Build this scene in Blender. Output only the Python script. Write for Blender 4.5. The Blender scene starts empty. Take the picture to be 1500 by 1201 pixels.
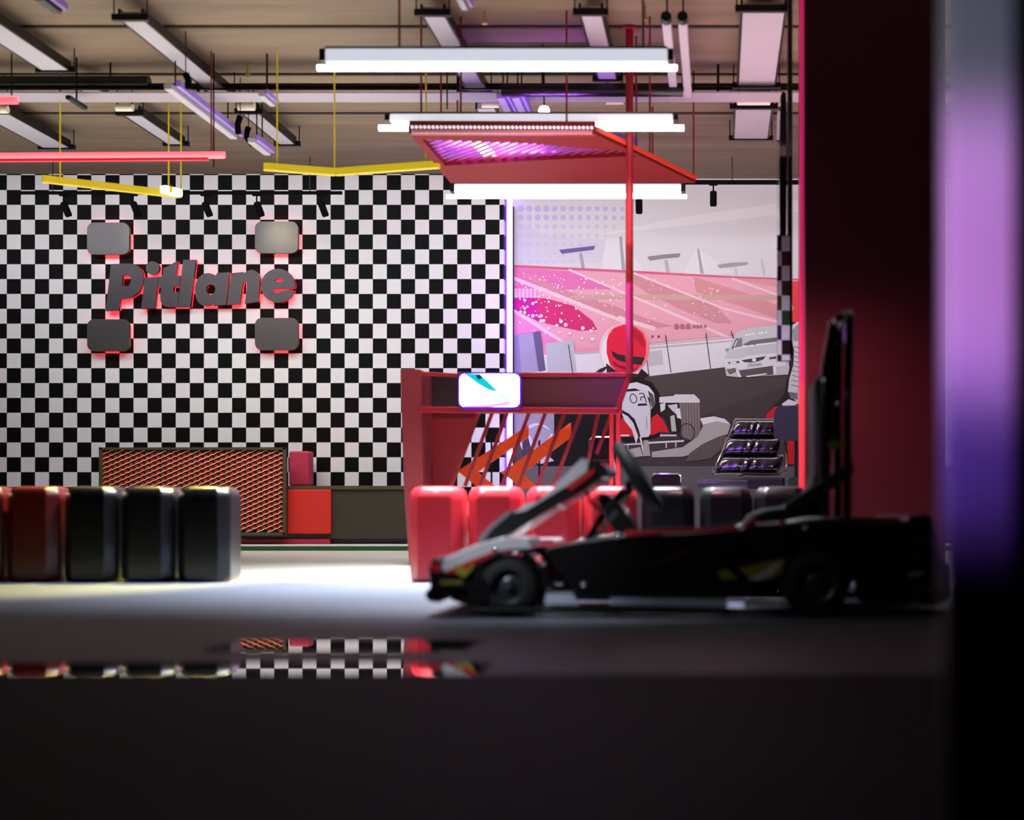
import bpy, math, random
from mathutils import Vector, Matrix
from mathutils.geometry import tessellate_polygon

R = math.radians
random.seed(7)
SC = bpy.context.scene
COL = SC.collection

# ------------------------------------------------------------------ camera
FPX, CX, CY, H = 2200.0, 1050.0, 740.0, 0.44     # focal length in px, vanishing point, eye height
WALL = 15.38                                      # depth of the chequered wall
CEIL = 3.832

cd = bpy.data.cameras.new('camera')
cd.sensor_fit = 'HORIZONTAL'; cd.sensor_width = 36.0; cd.lens = FPX / 1500 * 36
cd.shift_x = (750 - CX) / 1500; cd.shift_y = (CY - 600.5) / 1500
cd.clip_start = 0.05; cd.clip_end = 100
cd.dof.use_dof = True; cd.dof.focus_distance = WALL; cd.dof.aperture_fstop = 1.25
cam = bpy.data.objects.new('camera', cd); COL.objects.link(cam)
cam.location = (0, 0, H); cam.rotation_euler = (R(90), 0, 0)
SC.camera = cam

# ------------------------------------------------------------------ world, exposure
w = bpy.data.worlds.new('world'); SC.world = w; w.use_nodes = True
w.node_tree.nodes['Background'].inputs[0].default_value = (0.55, 0.6, 0.8, 1)
w.node_tree.nodes['Background'].inputs[1].default_value = 0.02
SC.view_settings.view_transform = 'Standard'; SC.view_settings.look = 'None'
SC.view_settings.gamma = 1; SC.view_settings.exposure = 0.0
SC.view_settings.use_curve_mapping = False
try:
    SC.cycles.use_denoising = True
    SC.cycles.sample_clamp_indirect = 6
    SC.cycles.caustics_reflective = False; SC.cycles.caustics_refractive = False
except Exception:
    pass


def lin(c):
    return tuple(((v / 255) / 12.92 if v / 255 <= 0.04045 else ((v / 255 + 0.055) / 1.055) ** 2.4) for v in c)


K = 0.881


def kk(p):
    return (p[0] * K, p[1] * K, H + (p[2] - H) * K)


def area(name, loc, target, sx, sy, power, color, spread=180):
    if loc[1] > 9.6: loc, target = kk(loc), kk(target); sx *= K; sy *= K
    l = bpy.data.lights.new(name, 'AREA'); l.shape = 'RECTANGLE'; l.size = sx; l.size_y = sy
    l.energy = power; l.color = color; l.spread = R(spread)
    o = bpy.data.objects.new(name, l); COL.objects.link(o); o.location = loc
    d = Vector(target) - Vector(loc)
    o.rotation_euler = d.to_track_quat('-Z', 'Y').to_euler()
    return o


def spot(name, loc, target, power, color, angle=60, blend=0.5, size=0.05):
    if loc[1] > 9.6: loc, target = kk(loc), kk(target)
    l = bpy.data.lights.new(name, 'SPOT'); l.energy = power; l.color = color
    l.spot_size = R(angle); l.spot_blend = blend; l.shadow_soft_size = size
    o = bpy.data.objects.new(name, l); COL.objects.link(o); o.location = loc
    d = Vector(target) - Vector(loc)
    o.rotation_euler = d.to_track_quat('-Z', 'Y').to_euler()
    return o


def point(name, loc, power, color, size=0.1):
    if loc[1] > 9.6: loc = kk(loc)
    l = bpy.data.lights.new(name, 'POINT'); l.energy = power; l.color = color; l.shadow_soft_size = size
    o = bpy.data.objects.new(name, l); COL.objects.link(o); o.location = loc
    return o


# ------------------------------------------------------------------ px helpers (only to read positions off the photo)
def at(px, py, Y):
    s = FPX / Y
    return Vector(((px - CX) / s, Y, H + (CY - py) / s))


def onz(px, py, z):
    s = (CY - py) / (z - H)
    return Vector(((px - CX) / s, FPX / s, z))


# ------------------------------------------------------------------ lights of the room and added fills
# down-light of the three big linear lamps (spread narrowed to cut their light off the near floor)
area('lamp_light', (-1.45, 10.05, 3.30), (-1.45, 10.05, 0), 2.3, 0.08, 230, (0.88, 0.93, 1.0), 93)
area('lamp_light', (-1.45, 11.75, 3.30), (-1.45, 11.75, 0), 2.3, 0.08, 34, (0.95, 0.97, 1.0), 110)
area('lamp_light', (-1.45, 14.05, 3.3), (-1.45, 14.05, 0), 2.3, 0.08, 25, (1.0, 0.98, 0.92), 120)
# wall washers fed from the two spotlight tracks
area('wall_wash', (-6.2, 15.6, 4.1), (-6.2, 17.46, 2.0), 6.0, 0.8, 62, (0.97, 0.97, 1.0), 150)
area('wall_wash', (-0.6, 15.6, 4.1), (-0.6, 17.46, 2.0), 4.5, 0.8, 52, (0.97, 0.97, 1.0), 150)
area('bench_wash', (-5.0, 14.6, 3.6), (-4.6, 17.0, 0.5), 3.5, 0.2, 20, (1.0, 0.95, 0.8), 100)
# unseen panels added to throw light up on the ceiling boards
area('ceiling_fill', (-5.0, 13.2, 2.6), (-5.0, 13.2, 4.3), 7.0, 4.0, 110, (1.0, 0.95, 0.86), 170)
area('ceiling_fill', (0.6, 12.4, 2.4), (0.6, 13.2, 4.3), 4.5, 4.0, 80, (1.0, 0.58, 0.6), 170)
# purple in the corner and under the canopy, pink by the pillar
point('corner_glow', (-2.3, 17.1, 2.6), 9, (0.45, 0.2, 1.0), 0.15)
point('corner_glow', (-2.3, 17.1, 1.2), 8, (0.45, 0.2, 1.0), 0.15)
# unseen lights added for the stools, kart, pillar and post
spot('red_seat_fill', (-2.1, 6.7, 3.0), (-1.3, 8.75, 0.25), 150, (1.0, 0.8, 0.85), 40, 0.6, 0.1)
area('kart_top_fill', (-0.4, 6.9, 3.6), (-0.3, 6.7, 0), 2.0, 0.3, 14, (0.9, 0.92, 1.0), 34)
spot('kart_side_fill', (-1.9, 3.6, 1.7), (-0.78, 6.0, 0.42), 190, (0.88, 0.92, 1.0), 20, 0.7, 0.1)
spot('kart_side_fill', (-1.2, 3.6, 1.5), (0.3, 5.9, 0.25), 14, (0.85, 0.9, 1.0), 34, 0.9, 0.1)
spot('pillar_fill', (-0.1, 7.75, 1.5), (0.62, 8.8, 0.7), 52, (1.0, 0.36, 0.46), 90, 1.0, 0.15)
spot('post_fill', (-0.35, 1.1, 0.85), (0.34, 2.0, 0.78), 105, (0.7, 0.3, 0.86), 25, 0.9, 0.05)
spot('post_fill', (-0.45, 1.3, 0.55), (0.30, 2.0, 0.54), 30, (0.3, 0.12, 1.0), 20, 1.0, 0.05)
spot('post_fill', (-0.35, 1.2, 1.25), (0.36, 2.0, 1.04), 16, (0.7, 0.8, 1.0), 22, 1.0, 0.05)
# unseen yellow spots added behind the left stools for their lit edges
spot('yellow_fill', (-2.42, 9.59, 1.7), (-2.92, 8.72, 0.34), 420, (1.0, 0.84, 0.16), 30, 0.7, 0.14)
spot('yellow_fill', (-3.5, 9.58, 2.4), (-3.75, 8.75, 0.52), 900, (1.0, 0.84, 0.22), 56, 0.6, 0.12)
# two heads of the left track are aimed at the upper plates
spot('plate_spot', (-6.9, 16.4, 3.75), (-7.0, 17.4, 3.5), 10, (1, 1, 1), 40, 0.8, 0.03)
spot('plate_spot', (-5.3, 16.4, 3.75), (-5.0, 17.4, 3.5), 10, (1, 0.85, 0.5), 40, 0.8, 0.03)


# ------------------------------------------------------------------ materials
MATS = {}


def mat(name, rgb=(128, 128, 128), rough=0.5, metal=0.0, emit=None, strength=0.0, coat=0.0, spec=0.5):
    if name in MATS:
        return MATS[name]
    m = bpy.data.materials.new(name); m.use_nodes = True
    b = m.node_tree.nodes['Principled BSDF']
    b.inputs['Base Color'].default_value = (*lin(rgb), 1)
    b.inputs['Roughness'].default_value = rough
    b.inputs['Metallic'].default_value = metal
    b.inputs['Specular IOR Level'].default_value = spec
    b.inputs['Coat Weight'].default_value = coat
    if emit:
        b.inputs['Emission Color'].default_value = (*lin(emit), 1)
        b.inputs['Emission Strength'].default_value = strength
    MATS[name] = m
    return m


def nodes(m):
    nt = m.node_tree
    return nt, nt.nodes, nt.links, nt.nodes['Principled BSDF']


def noisy(name, c1, c2, scale=(3, 3, 3), rough=0.6, bump=0.0, detail=6, spec=0.5):
    m = mat(name, c1, rough, spec=spec); nt, N, L, b = nodes(m)
    tc = N.new('ShaderNodeTexCoord'); mp = N.new('ShaderNodeMapping'); mp.inputs['Scale'].default_value = scale
    nz = N.new('ShaderNodeTexNoise'); nz.inputs['Detail'].default_value = detail; nz.inputs['Scale'].default_value = 1
    mx = N.new('ShaderNodeMix'); mx.data_type = 'RGBA'
    mx.inputs[6].default_value = (*lin(c1), 1); mx.inputs[7].default_value = (*lin(c2), 1)
    L.new(tc.outputs['Object'], mp.inputs[0]); L.new(mp.outputs[0], nz.inputs['Vector'])
    L.new(nz.outputs['Fac'], mx.inputs[0]); L.new(mx.outputs[2], b.inputs['Base Color'])
    if bump:
        bp = N.new('ShaderNodeBump'); bp.inputs['Strength'].default_value = bump; bp.inputs['Distance'].default_value = 0.01
        L.new(nz.outputs['Fac'], bp.inputs['Height']); L.new(bp.outputs[0], b.inputs['Normal'])
    return m


def checker_mat(name, x0, ztop, cw, ch, dark=(6, 6, 6), light=(216, 214, 220)):
    """chequered cladding in world metres: cell cw x ch with fine joints"""
    m = mat(name, light, 0.6, spec=0.1); nt, N, L, b = nodes(m)
    tc = N.new('ShaderNodeTexCoord'); sp = N.new('ShaderNodeSeparateXYZ'); L.new(tc.outputs['Object'], sp.inputs[0])

    def math_(op, a, bb=None):
        n = N.new('ShaderNodeMath'); n.operation = op
        for i, v in enumerate((a, bb)):
            if v is None: continue
            if isinstance(v, (int, float)): n.inputs[i].default_value = v
            else: L.new(v, n.inputs[i])
        return n.outputs[0]
    u = math_('DIVIDE', math_('SUBTRACT', sp.outputs['X'], x0), cw)
    v = math_('DIVIDE', math_('SUBTRACT', sp.outputs['Z'], ztop), ch)
    par = math_('FLOORED_MODULO', math_('ADD', math_('FLOOR', u), math_('FLOOR', v)), 2.0)
    fu = math_('FRACT', u); fv = math_('FRACT', v)
    eu = math_('MINIMUM', fu, math_('SUBTRACT', 1.0, fu)); ev = math_('MINIMUM', fv, math_('SUBTRACT', 1.0, fv))
    joint = math_('LESS_THAN', math_('MINIMUM', eu, ev), 0.022)
    mx = N.new('ShaderNodeMix'); mx.data_type = 'RGBA'
    mx.inputs[6].default_value = (*lin(dark), 1); mx.inputs[7].default_value = (*lin(light), 1)
    L.new(par, mx.inputs[0])
    m2 = N.new('ShaderNodeMix'); m2.data_type = 'RGBA'; m2.inputs[7].default_value = (*lin((150, 148, 152)), 1)
    L.new(math_('MULTIPLY', math_('MULTIPLY', joint, 0.5), par), m2.inputs[0]); L.new(mx.outputs[2], m2.inputs[6])
    L.new(m2.outputs[2], b.inputs['Base Color'])
    return m


M_matte = mat('matte_black', (5, 5, 6), 0.9, spec=0.05)
M_black = mat('black_plastic', (10, 10, 12), 0.35)
M_gloss = mat('black_gloss', (8, 8, 12), 0.12, coat=0.6)
M_rubber = mat('rubber', (12, 12, 13), 0.7)
M_steel = mat('steel', (150, 152, 160), 0.3, 1.0)
M_chrome = mat('chrome', (220, 220, 225), 0.08, 1.0)
M_white = mat('white_plastic', (225, 225, 230), 0.35)
M_panelw = mat('white_tray', (172, 170, 180), 0.45)
M_red = mat('red_paint', (134, 16, 26), 0.38)
M_redd = mat('dark_red_paint', (120, 18, 28), 0.4)
M_redflat = mat('red_fabric', (206, 36, 22), 0.7)
M_pouf_r = mat('red_vinyl', (206, 44, 56), 0.36, coat=0.3)
M_pouf_k = mat('black_vinyl', (9, 10, 14), 0.33, coat=0.4)
M_yellow = mat('yellow_paint', (214, 196, 24), 0.4)
M_darkmet = mat('dark_metal', (24, 23, 25), 0.4, 0.6)
M_tube = mat('lamp_white', (255, 255, 255), 0.4, emit=(244, 248, 255), strength=3.2)
M_house = mat('lamp_housing_white', (235, 235, 240), 0.4, emit=(232, 238, 250), strength=0.7)
M_pink = mat('lamp_pink', (255, 120, 130), 0.4, emit=(255, 92, 104), strength=1.6)
M_pinkdark = mat('lamp_pink_housing', (160, 20, 40), 0.4, emit=(220, 14, 48), strength=0.6)
M_yel_em = mat('lamp_yellow', (170, 150, 18), 0.5, emit=(216, 196, 18), strength=0.32)
M_yel_hot = mat('lamp_yellow_lit', (255, 250, 180), 0.4, emit=(255, 252, 190), strength=3.0)
M_purple = mat('led_purple', (220, 200, 255), 0.4, emit=(196, 160, 255), strength=3.2)
M_purpled = mat('led_violet', (120, 60, 255), 0.4, emit=(92, 36, 255), strength=2.5)
M_redled = mat('led_red', (255, 30, 50), 0.4, emit=(255, 30, 52), strength=4.0)
M_edge_pink = mat('edge_glow_pink', (255, 40, 120), 0.4, emit=(226, 40, 110), strength=0.55)
M_edge_coral = mat('edge_glow_coral', (255, 60, 80), 0.4, emit=(236, 52, 66), strength=0.95)

# ------------------------------------------------------------------ mesh builder
ORG = {}


class MB:
    def __init__(s):
        s.v = []; s.f = []; s.m = []; s.mats = []

    def mi(s, m):
        if m is None: return 0
        if m not in s.mats: s.mats.append(m)
        return s.mats.index(m)

    def face(s, pts, m=None):
        n = len(s.v); s.v += [Vector(p) for p in pts]; s.f.append(list(range(n, n + len(pts)))); s.m.append(s.mi(m)); return s

    def box(s, lo, hi, m=None, mtx=None):
        x0, y0, z0 = lo; x1, y1, z1 = hi
        P = [Vector(p) for p in ((x0, y0, z0), (x1, y0, z0), (x1, y1, z0), (x0, y1, z0), (x0, y0, z1), (x1, y0, z1), (x1, y1, z1), (x0, y1, z1))]
        if mtx: P = [mtx @ p for p in P]
        n = len(s.v); s.v += P
        for q in ((0, 3, 2, 1), (4, 5, 6, 7), (0, 1, 5, 4), (1, 2, 6, 5), (2, 3, 7, 6), (3, 0, 4, 7)):
            s.f.append([n + i for i in q]); s.m.append(s.mi(m))
        return s

    def bar(s, a, b, wd, ht, m=None, up=(0, 0, 1)):
        """box beam from a to b, width wd sideways, height ht along up (centred)"""
        a = Vector(a); b = Vector(b); d = (b - a); L = d.length; d.normalize()
        sd = d.cross(Vector(up))
        if sd.length < 1e-5: sd = d.cross(Vector((0, 1, 0)))
        sd.normalize(); u = sd.cross(d).normalized()
        mt = Matrix((sd, d, u)).transposed().to_4x4(); mt.translation = a
        return s.box((-wd / 2, 0, -ht / 2), (wd / 2, L, ht / 2), m, mt)

    def tube(s, pts, r, m=None, n=10, cap=True, r2=None):
        pts = [Vector(p) for p in pts]; base = len(s.v); K = len(pts); k0 = s.mi(m)
        prev = None
        for i, p in enumerate(pts):
            if i == 0: d = pts[1] - p
            elif i == K - 1: d = p - pts[-2]
            else: d = (pts[i + 1] - p).normalized() + (p - pts[i - 1]).normalized()
            d.normalize()
            if prev is None:
                sd = d.cross(Vector((0, 0, 1)))
                if sd.length < 1e-3: sd = d.cross(Vector((0, 1, 0)))
            else:
                sd = prev - d * prev.dot(d)
            sd.normalize(); prev = sd; u = d.cross(sd)
            rr = r if r2 is None else r + (r2 - r) * i / (K - 1)
            for j in range(n):
                a = 2 * math.pi * j / n
                s.v.append(p + (sd * math.cos(a) + u * math.sin(a)) * rr)
        for i in range(K - 1):
            for j in range(n):
                s.f.append([base + i * n + j, base + i * n + (j + 1) % n, base + (i + 1) * n + (j + 1) % n, base + (i + 1) * n + j]); s.m.append(k0)
        if cap:
            s.f.append([base + j for j in reversed(range(n))]); s.m.append(k0)
            s.f.append([base + (K - 1) * n + j for j in range(n)]); s.m.append(k0)
        return s

    def lathe(s, c, axis, prof, m=None, n=24):
        """prof = [(t, r)] along axis from c; closed with caps at r=0 rings"""
        c = Vector(c); ax = Vector(axis).normalized()
        sd = ax.cross(Vector((0, 0, 1)))
        if sd.length < 1e-3: sd = Vector((1, 0, 0))
        sd.normalize(); u = ax.cross(sd); base = len(s.v); k0 = s.mi(m)
        for t, r in prof:
            for j in range(n):
                a = 2 * math.pi * j / n
                s.v.append(c + ax * t + (sd * math.cos(a) + u * math.sin(a)) * max(r, 1e-5))
        for i in range(len(prof) - 1):
            for j in range(n):
                s.f.append([base + i * n + j, base + i * n + (j + 1) % n, base + (i + 1) * n + (j + 1) % n, base + (i + 1) * n + j]); s.m.append(k0)
        return s

    def prism(s, loops, to3, d0, d1, m=None, ms=None):
        """loops: [outer, hole, ...] of 2-D points; to3(p, d) -> 3-D; solid between d0 and d1 (d1 None: single sheet)"""
        tri = tessellate_polygon([[Vector((p[0], p[1], 0)) for p in lp] for lp in loops])
        flat = [p for lp in loops for p in lp]; base = len(s.v); k0 = s.mi(m); k1 = s.mi(ms or m)
        s.v += [Vector(to3(p, d0)) for p in flat]
        for t in tri: s.f.append([base + i for i in t]); s.m.append(k0)
        if d1 is None: return s
        b2 = len(s.v); s.v += [Vector(to3(p, d1)) for p in flat]
        for t in tri: s.f.append([b2 + i for i in reversed(t)]); s.m.append(k0)
        o = 0
        for lp in loops:
            n = len(lp)
            for i in range(n):
                a, b = o + i, o + (i + 1) % n
                s.f.append([base + a, base + b, b2 + b, b2 + a]); s.m.append(k1)
            o += n
        return s

    def build(s, name, m=None, parent=None, bevel=0, seg=2, smooth=True, origin=None, fix=True):
        me = bpy.data.meshes.new(name)
        if parent is not None: org = ORG[parent.name]
        else: org = Vector(origin) if origin is not None else Vector((0, 0, 0))
        me.from_pydata([v - org for v in s.v], [], s.f)
        ml = s.mats or [m]
        for q in ml: me.materials.append(q)
        if s.mats: me.polygons.foreach_set('material_index', s.m)
        if fix:
            import bmesh
            b = bmesh.new(); b.from_mesh(me)
            bmesh.ops.remove_doubles(b, verts=b.verts, dist=1e-5)
            bmesh.ops.recalc_face_normals(b, faces=b.faces)
            b.to_mesh(me); b.free()
        if smooth:
            me.polygons.foreach_set('use_smooth', [True] * len(me.polygons))
            me.set_sharp_from_angle(angle=R(38))
        me.update()
        o = bpy.data.objects.new(name, me); COL.objects.link(o)
        if parent is not None:
            o.parent = parent
        else:
            o.location = org
        ORG[o.name] = org
        if bevel:
            md = o.modifiers.new('bevel', 'BEVEL'); md.width = bevel; md.segments = seg; md.limit_method = 'ANGLE'; md.angle_limit = R(40)
            md.harden_normals = True
        return o


def tag(o, label=None, cat=None, group=None, kind=None):
    if label: o['label'] = label
    if cat: o['category'] = cat
    if group: o['group'] = group
    if kind: o['kind'] = kind
    return o


def thing(name, label, cat, loc, group=None):
    o = bpy.data.objects.new(name, None); o.empty_display_size = 0.1; COL.objects.link(o); o.location = loc
    ORG[o.name] = Vector(loc)
    return tag(o, label, cat, group)


def struct(o):
    o['kind'] = 'structure'; return o


def copy_tree(o, parent=None):
    c = o.copy(); COL.objects.link(c); ORG[c.name] = ORG[o.name]
    if parent: c.parent = parent
    for ch in list(o.children): copy_tree(ch, c)
    return c


def ell(cx, cy, rx, ry, n=28, a0=0, a1=360, tilt=0):
    out = []
    full = abs(a1 - a0) >= 360
    for i in range(n if full else n + 1):
        a = R(a0 + (a1 - a0) * i / n); x, y = rx * math.cos(a), ry * math.sin(a); t = R(tilt)
        out.append((cx + x * math.cos(t) - y * math.sin(t), cy + x * math.sin(t) + y * math.cos(t)))
    return out


def stroke(p, q, wd):
    d = Vector((q[0] - p[0], q[1] - p[1])); n = Vector((-d.y, d.x)).normalized() * wd / 2
    return [(p[0] + n.x, p[1] + n.y), (q[0] + n.x, q[1] + n.y), (q[0] - n.x, q[1] - n.y), (p[0] - n.x, p[1] - n.y)]


# ================================================================== ROOM SHELL
SW = FPX / WALL
XL, XR, YB = -9.6, 5.2, -2.0
XCORNER = (738 - CX) / SW                  # end of the chequered wall
MW = WALL + 0.22                           # mural wall stands a little further back
SM = FPX / MW

M_floor = noisy('floor_epoxy', (116, 122, 138), (100, 106, 122), (1.4, 1.4, 1), rough=0.55, spec=0.25)
struct(MB().box((XL - .2, YB - .2, -0.2), (XR + .2, WALL + .6, 0), M_floor).build('floor', smooth=False))
M_ceil = noisy('ceiling_board', (146, 130, 112), (104, 90, 78), (0.9, 7, 3), rough=0.8, bump=0.2, detail=9, spec=0.1)
struct(MB().box((XL - .2, YB - .2, CEIL), (XR + .2, WALL + .6, CEIL + 0.2), M_ceil).build('ceiling', smooth=False))
zt = H + (CY - 256.5) / SW                # top row line of the chequers
M_chk = checker_mat('chequer_cladding', (10 - CX) / SW, zt, 20.62 / SW, 21.75 / SW)
struct(MB().box((XL, WALL, 0), (XCORNER, WALL + .25, CEIL), M_chk).build('wall_back', smooth=False))
M_plain = mat('white_wall', (214, 212, 218), 0.6)
struct(MB().box((XCORNER, MW, 0), (XR, MW + .3, CEIL), M_plain).build('wall_back_right', smooth=False))
M_side = noisy('grey_render', (46, 44, 50), (36, 35, 40), (2, 2, 2), rough=0.8)
struct(MB().box((XL - .2, YB, 0), (XL, WALL + .3, CEIL), M_side).build('wall_left', smooth=False))
struct(MB().box((XR, YB, 0), (XR + .2, WALL + .6, CEIL), M_side).build('wall_right', smooth=False))
struct(MB().box((XL, YB - .2, 0), (XR, YB, CEIL), M_side).build('wall_front', smooth=False))

# ceiling joints, across and along
M_joint = mat('ceiling_joint', (52, 40, 34), 0.9)
k = 1
for y in (38, 108, 165):
    Y = FPX * (CEIL - H) / (CY - y)
    struct(MB().box((XL, Y - .02, CEIL - .012), (XR, Y + .02, CEIL), M_joint).build('trim_%d' % k, smooth=False)); k += 1

M_near_shade = noisy('shaded_floor_tone', (14, 23, 36), (11, 19, 31), (3, 3, 1), rough=0.7, spec=0.08)  # dark sheet for the unlit near floor, shade put into its colour
for ya, yb in ((YB, 3.9),):
    struct(MB().box((XL, ya, 0), (XR, yb, 0.001), M_near_shade).build('trim_%d' % k, smooth=False)); k += 1
# polished strips let into the floor (they mirror the far wall)
M_mirror = mat('polished_strip', (222, 220, 226), 0.015, 1.0)
for y0, y1, mm, x0, x1 in ((988, 971, M_mirror, -6.2, -.62), (955, 938, M_mirror, -1.55, -.76)):
    Ya, Yb = FPX * H / (y0 - CY), FPX * H / (y1 - CY)
    struct(MB().box((x0, Ya, 0), (x1, Yb, 0.0015), mm).build('trim_%d' % k, smooth=False)); k += 1
# low platform with a green front edge, under the benches
M_green = mat('green_edge', (62, 132, 66), 0.5)
M_wline = mat('lit_floor_tone', (200, 200, 190), 0.5)  # pale sheet: strong light on the far floor put into its colour
struct(MB().box((-9.5, 14.47, 0), (2.6, WALL, 0.046), M_green).build('trim_%d' % k, smooth=False)); k += 1
struct(MB().box((-9.5, 14.45, 0.046), (2.6, WALL, 0.052), M_plain).build('trim_%d' % k, smooth=False)); k += 1
struct(MB().box((-9.5, 8.6, 0), (2.6, 14.45, 0.002), M_wline).build('trim_%d' % k, smooth=False)); k += 1

# red pillar with a lit edge
px0, px1 = (1178 - CX) / 250, (1384 - CX) / 250
M_pillar = noisy('pillar_paint', (108, 38, 48), (96, 33, 43), (2, 2, 1), rough=0.45)
pil = MB().box((px0, 8.8, 0), (px1, 9.42, CEIL), M_pillar).build('pillar', bevel=0.01)
struct(pil)
t = thing('glow_strip', 'added glowing strip for the pink and red light on the left edge of the dark red pillar', 'light strip', (px0 - .012, 8.83, 0))  # added strip, glows in place of a reflection on the pillar edge
s8 = FPX / 8.83
MB().box((px0 - .022, 8.82, H + (CY - 560) / s8), (px0 - .001, 8.86, 4.2), M_edge_pink).build('upper_glow', parent=t)
MB().box((px0 - .022, 8.82, H + (CY - 752) / s8), (px0 - .001, 8.86, H + (CY - 560) / s8), M_edge_coral).build('lower_glow', parent=t)
MB().box((px0 - .024, 8.86, 0.02), (px0 - .001, 8.88, 4.2), M_darkmet).build('glow_backing', parent=t)

# post in the foreground
M_post = noisy('post_paint', (176, 170, 180), (160, 156, 168), (6, 6, 2), rough=0.4)
pst = MB().box((0.306, 2.0, 0), (0.398, 2.05, CEIL), M_post).build('post', bevel=0.006)
tag(pst, 'pale foreground post lit purple at the right edge of the view', 'post'); 
sideM = mat('dark_panel', (26, 24, 32), 0.6)
o = MB().box((0.398, 2.035, 0), (0.75, 2.09, CEIL), sideM).build('screen_panel', bevel=0.004)
tag(o, 'dark panel fixed to the right of the purple-lit foreground post', 'panel')

# ================================================================== MURAL (flat print on the wall)
mur = MB(); LAY = [0]
MC = {}


def mc(rgb):
    if rgb not in MC:
        MC[rgb] = mat('print_%d_%d_%d' % rgb, rgb, 0.55, spec=0.2)
    return MC[rgb]


def lay():
    LAY[0] += 1


NP = [0]


def mdep():
    NP[0] += 1
    return MW - 0.004 - 0.0003 * LAY[0] - 0.00004 * NP[0]


def pp(pts, rgb):
    d = mdep()
    mur.prism([pts], lambda p, q: Vector(((p[0] - CX) / SM, d, H + (CY - p[1]) / SM)), 0, None, mc(rgb))


X0, X1 = 751, 1260
pp([(X0, 268), (X1, 268), (X1, 684), (X0, 684)], (208, 207, 211)); lay()
# pale sky wedge
pp([(870, 345), (1000, 318), (X1, 280), (X1, 300), (1010, 330)], (218, 217, 220))
pp([(X0, 320), (800, 345), (900, 352), (905, 385), (X0, 386)], (202, 199, 212)); lay()
for j in range(7):
    for i in range(13 - max(0, j - 1)):
        r = 5.0 - 0.35 * j - 0.12 * i
        pp(ell(763 + i * 12.4, 306 + j * 13, r, r, 12), (186, 180, 214) if j < 2 else (196, 192, 214))
lay()
# floodlight masts and stand pylons
for pts, c in (([(888, 352), (907, 347), (945, 397), (880, 397)], (214, 214, 218)), ([(1018, 365), (1035, 372), (1075, 402), (1000, 402)], (214, 214, 217)),
               ([(907, 347), (911, 346), (916, 396), (911, 396)], (158, 158, 166)), ([(1021, 365), (1024, 364), (1031, 401), (1026, 401)], (160, 160, 166)),
               ([(1114, 380), (1117, 379), (1122, 405), (1118, 405)], (188, 188, 192)),
               ([(848, 371), (853, 371), (857, 393), (852, 393)], (160, 158, 172)), ([(973, 381), (978, 381), (981, 399), (976, 399)], (172, 172, 178)),
               ([(1075, 392), (1079, 392), (1081, 403), (1077, 403)], (190, 190, 194)),
               ([(819, 366), (846, 363), (872, 360), (870, 366), (846, 369), (823, 372)], (104, 92, 146)),
               ([(948, 376), (972, 373), (997, 371), (995, 377), (972, 379), (952, 382)], (134, 132, 142)),
               ([(1050, 388), (1072, 385), (1096, 384), (1094, 388), (1072, 391), (1054, 393)], (152, 152, 158))):
    pp(pts, c)
lay()
# grandstand in pinks
pp([(X0, 388), (900, 395), (1060, 404), (X1, 412), (X1, 476), (1080, 490), (960, 502), (850, 514), (X0, 514)], (222, 160, 176)); lay()
pp([(X0, 388), (900, 395), (1060, 404), (X1, 412), (X1, 415), (1060, 407), (900, 399), (X0, 392)], (206, 92, 132))
pp([(X0, 392), (840, 398), (900, 424), (X0, 424)], (214, 112, 168))
pp([(755, 393), (835, 428), (900, 448), (950, 468), (986, 478), (960, 481), (900, 470), (850, 445), (800, 425)], (202, 134, 148))
pp([(928, 401), (1000, 428), (1050, 450), (1073, 474), (1050, 474), (1000, 455), (945, 428), (920, 410)], (200, 138, 148))
pp([(1015, 405), (1100, 432), (1150, 452), (1200, 478), (1150, 472), (1090, 450), (1020, 428)], (206, 140, 146))
pp([(1072, 408), (X1, 445), (X1, 412)], (206, 148, 152))
pp([(X0, 436), (800, 437), (840, 448), (868, 470), (875, 483), (850, 485), (800, 474), (X0, 452)], (198, 44, 104))
pp([(X0, 436), (785, 437), (790, 472), (X0, 452)], (190, 20, 140))
pp([(840, 432), (X1, 432), (X1, 440), (840, 439)], (196, 158, 150))
pp([(X0, 455), (790, 478), (826, 500), (X0, 512)], (220, 130, 176)); lay()
for a, b, wd in (((X0, 407), (905, 468), 5.5), ((905, 468), (925, 478), 5), ((833, 395), (940, 440), 3.2), ((940, 440), (1080, 500), 4.2), ((928, 400), (1060, 452), 3),
                 ((1060, 452), (1180, 482), 3.4), ((1072, 408), (1180, 447), 3), ((X0, 454), (826, 502), 4.5), ((905, 465), (960, 482), 6)):
    pp(stroke(a, b, wd), (230, 196, 204))
lay()
for i in range(330):
    x = random.choice((763, 775, 795, 818, 829, 860, 900, 905, 960, 1025, 1045)) + random.gauss(0, 14); y = random.gauss(430, 26)
    if x < X0 + 4 or y < 400 + (x - 751) * 0.04 or y > 500 - (x - 751) * 0.05: continue
    r = random.uniform(0.5, 1.5) * (1.15 if x < 900 else 0.85)
    pp(ell(x, y, r, r, 8), (238, 214, 222))
for x, y, r in ((769, 452, 2.3), (769, 458, 2.3), (763, 457, 2), (769, 440, 2.4), (781, 463, 2.6), (793, 463, 2.6), (797, 470, 2.4), (804, 481, 2.4), (822, 471, 2.8), (829, 476, 2.8), (816, 477, 2.4),
                (781, 445, 2.4), (854, 481, 2.8), (866, 485, 2.6), (793, 470, 2.2), (835, 489, 2), (868, 497, 2.6), (853, 496, 2)):
    pp(ell(x, y, r, r, 12), (240, 214, 226))
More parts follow.
